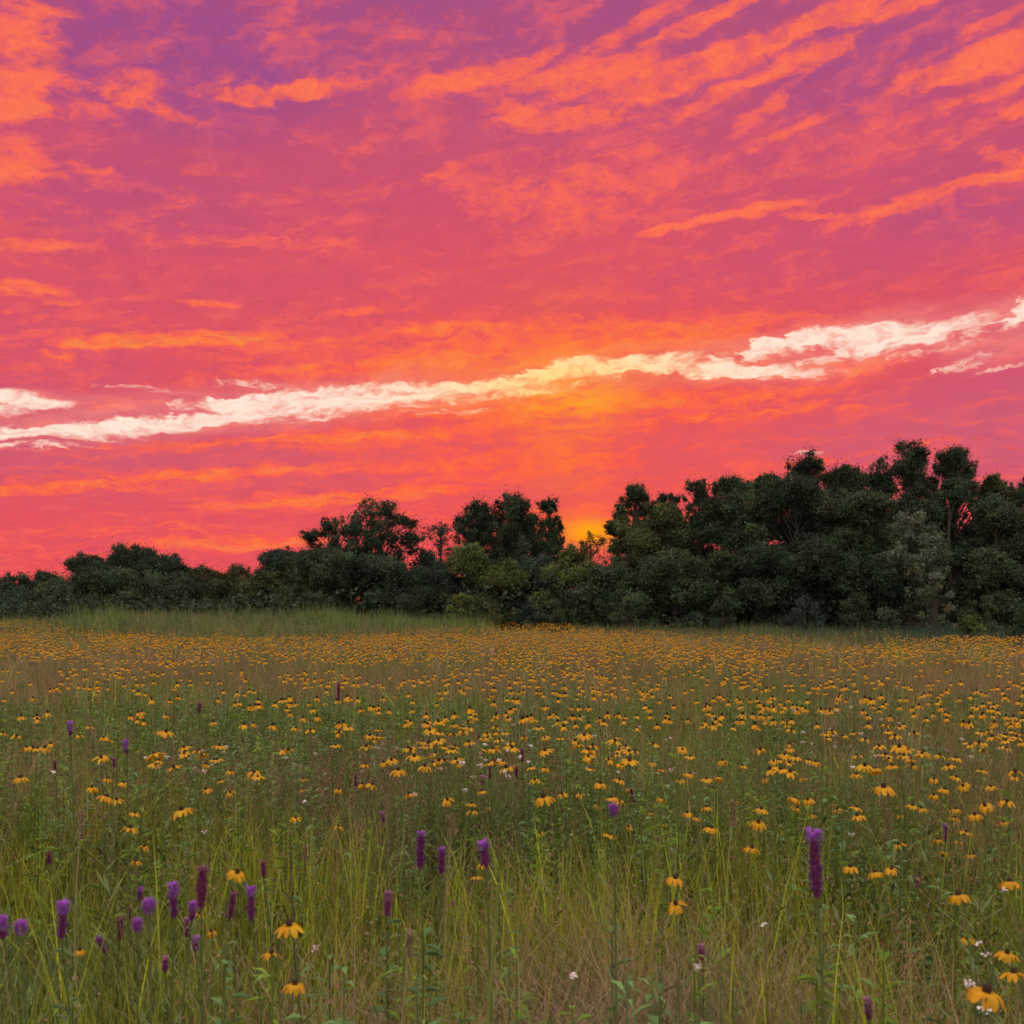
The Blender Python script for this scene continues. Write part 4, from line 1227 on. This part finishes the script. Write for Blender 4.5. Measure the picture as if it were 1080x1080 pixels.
WH = [(806, 976, 'white bloom in the dry grass left of the blurred spike base', 0), (602, 1030, 'single white bloom low in the centre foreground', 0),
      (1032, 996, 'small white bloom beside the half hidden right coneflower', 0), (1043, 1008, 'white bloom left of the third coneflower in the bottom right corner', 0),
      (1023, 1038, 'cluster of white blossoms touching the left of the largest coneflower', 2), (1058, 938, 'pale bloom under the coneflower near the right edge', 1),
      (901, 881, 'tiny white bloom above the row of three coneflowers', 0), (218, 878, 'tiny white bloom right of the lone left coneflower', 0),
      (1039, 1066, 'white blossoms hanging under the largest coneflower', 1), (332, 1000, 'pinkish blossom cluster right of the dark dead stem', 3),
      (736, 1020, 'pale cream blossom cluster low right of centre', 2), (320, 846, 'white bloom above the dead stem tip', 0), (56, 815, 'white bloom near the left edge coneflower', 1)]
for (px, py, lab, v) in WH:
    h = random.uniform(.80, .95); x, d = px_to_world(px, py, h)
    gz = float(ground_z(x, d))
    root = empty('white_wildflower', (x, d, gz)); tag(root, lab, 'flower', 'small white wildflowers')
    o = link_mesh('blossom', WG[v], root); o.location = (0, 0, h - gz); o.rotation_euler = (0.3, 0, random.random() * 6)
    o = link_mesh('stem', W_STEM, root); o.location = (0, 0, h - gz); o.scale = (1, 1, h - gz)
for k in range(95):
    cx, cy = random.choice(((475, 815), (540, 800), (330, 810), (480, 795), (660, 800), (900, 765), (700, 760), (530, 775), (620, 770), (870, 770), (190, 800), (1000, 780)))
    px = cx + random.gauss(0, 34); py = max(735, cy + random.gauss(0, 16)); h = random.uniform(.85, .98); x, d = px_to_world(px, py, h)
    gz = float(ground_z(x, d))
    o = link_mesh('white_wildflower', WG[random.randrange(4)]); s = random.uniform(.8, 1.3)
    o.location = (x, d, h); o.scale = (s, s, s); o.rotation_euler = (.3, 0, random.random() * 6)
    st = link_mesh('stem', W_STEM, o); st.scale = (1, 1, (h - gz) / s); st.rotation_euler = (-.3 * 0, 0, 0)
    tag(o, 'tiny pale blossom dotted among the coneflower drifts in the middle meadow', 'flower', 'tiny pale blossoms in the middle meadow')

# ------------------------------------------------------------------ single stalks
def stalk(name, px, y0, d, label, mat, head=None, r=.0035, lean=.02, side=0):
    x = (px - 540) / F * d; h = EYE - (y0 - HZ) / F * d; gz = float(ground_z(x, d))
    root = empty(name, (x, d, gz)); tag(root, label, 'plant stalk', 'single stalks standing above the grass')
    g = Geo(); H = h - gz
    ts = np.linspace(0, 1, 12)
    path = np.stack([lean * (ts - 1) * H + .012 * np.sin(ts * 7), .01 * np.sin(ts * 5), ts * H], -1)
    tube(g, path, np.linspace(r, r * .5, 12), 6)
    for k in range(side):
        t = .45 + .5 * k / side; p = np.array([np.interp(t, ts, path[:, q]) for q in range(3)]); a = random.random() * 6.28
        e = p + np.array([math.cos(a) * .05, math.sin(a) * .05, .05]) * random.uniform(.5, 1.2)
        tube(g, [p, (p + e) / 2, e], [r * .5, r * .4, r * .2], 4)
    g.build('stem', [mat], root)
    if head:
        g = Geo(); n = 160; t = rng.random(n)
        P = np.stack([path[-1, 0] + rng.normal(size=n) * .004, path[-1, 1] + rng.normal(size=n) * .004, H - head + t * head * 1.1], -1)
        leaves(g, P, .014, np.repeat(np.array([[.24, .20, .11]]), n, 0) * rng.uniform(.8, 1.2, (n, 1)), .35, .8)
        g.build('seed_head', [M_GRASS], root, smooth=False)


stalk('dead_stem', 304, 893, 2.7, 'dark dead stem rising beside the biggest lower left coneflower', M_DEAD, None, .0034, -.10, 7)
stalk('grass_stalk', 84, 857, 2.9, 'pale yellow grass stalk with narrow seed head at far left', M_TAN, .07, .003, 0)
stalk('grass_stalk', 428, 982, 2.2, 'tan grass stalk with fuzzy seed head low at centre left', M_TAN, .05, .003, 0)
stalk('grass_stalk', 521, 930, 2.0, 'thick yellow green stalk standing below the leaning violet tuft', M_FRESH, None, .0048, .01)
stalk('grass_stalk', 770, 846, 3.3, 'pale grass stalk between two coneflowers right of centre', M_TAN, .07, .0028, .01)
stalk('grass_stalk', 474, 860, 3.0, 'pale yellow stalk behind the two close purple spikes', M_TAN, .05, .0028, 0)
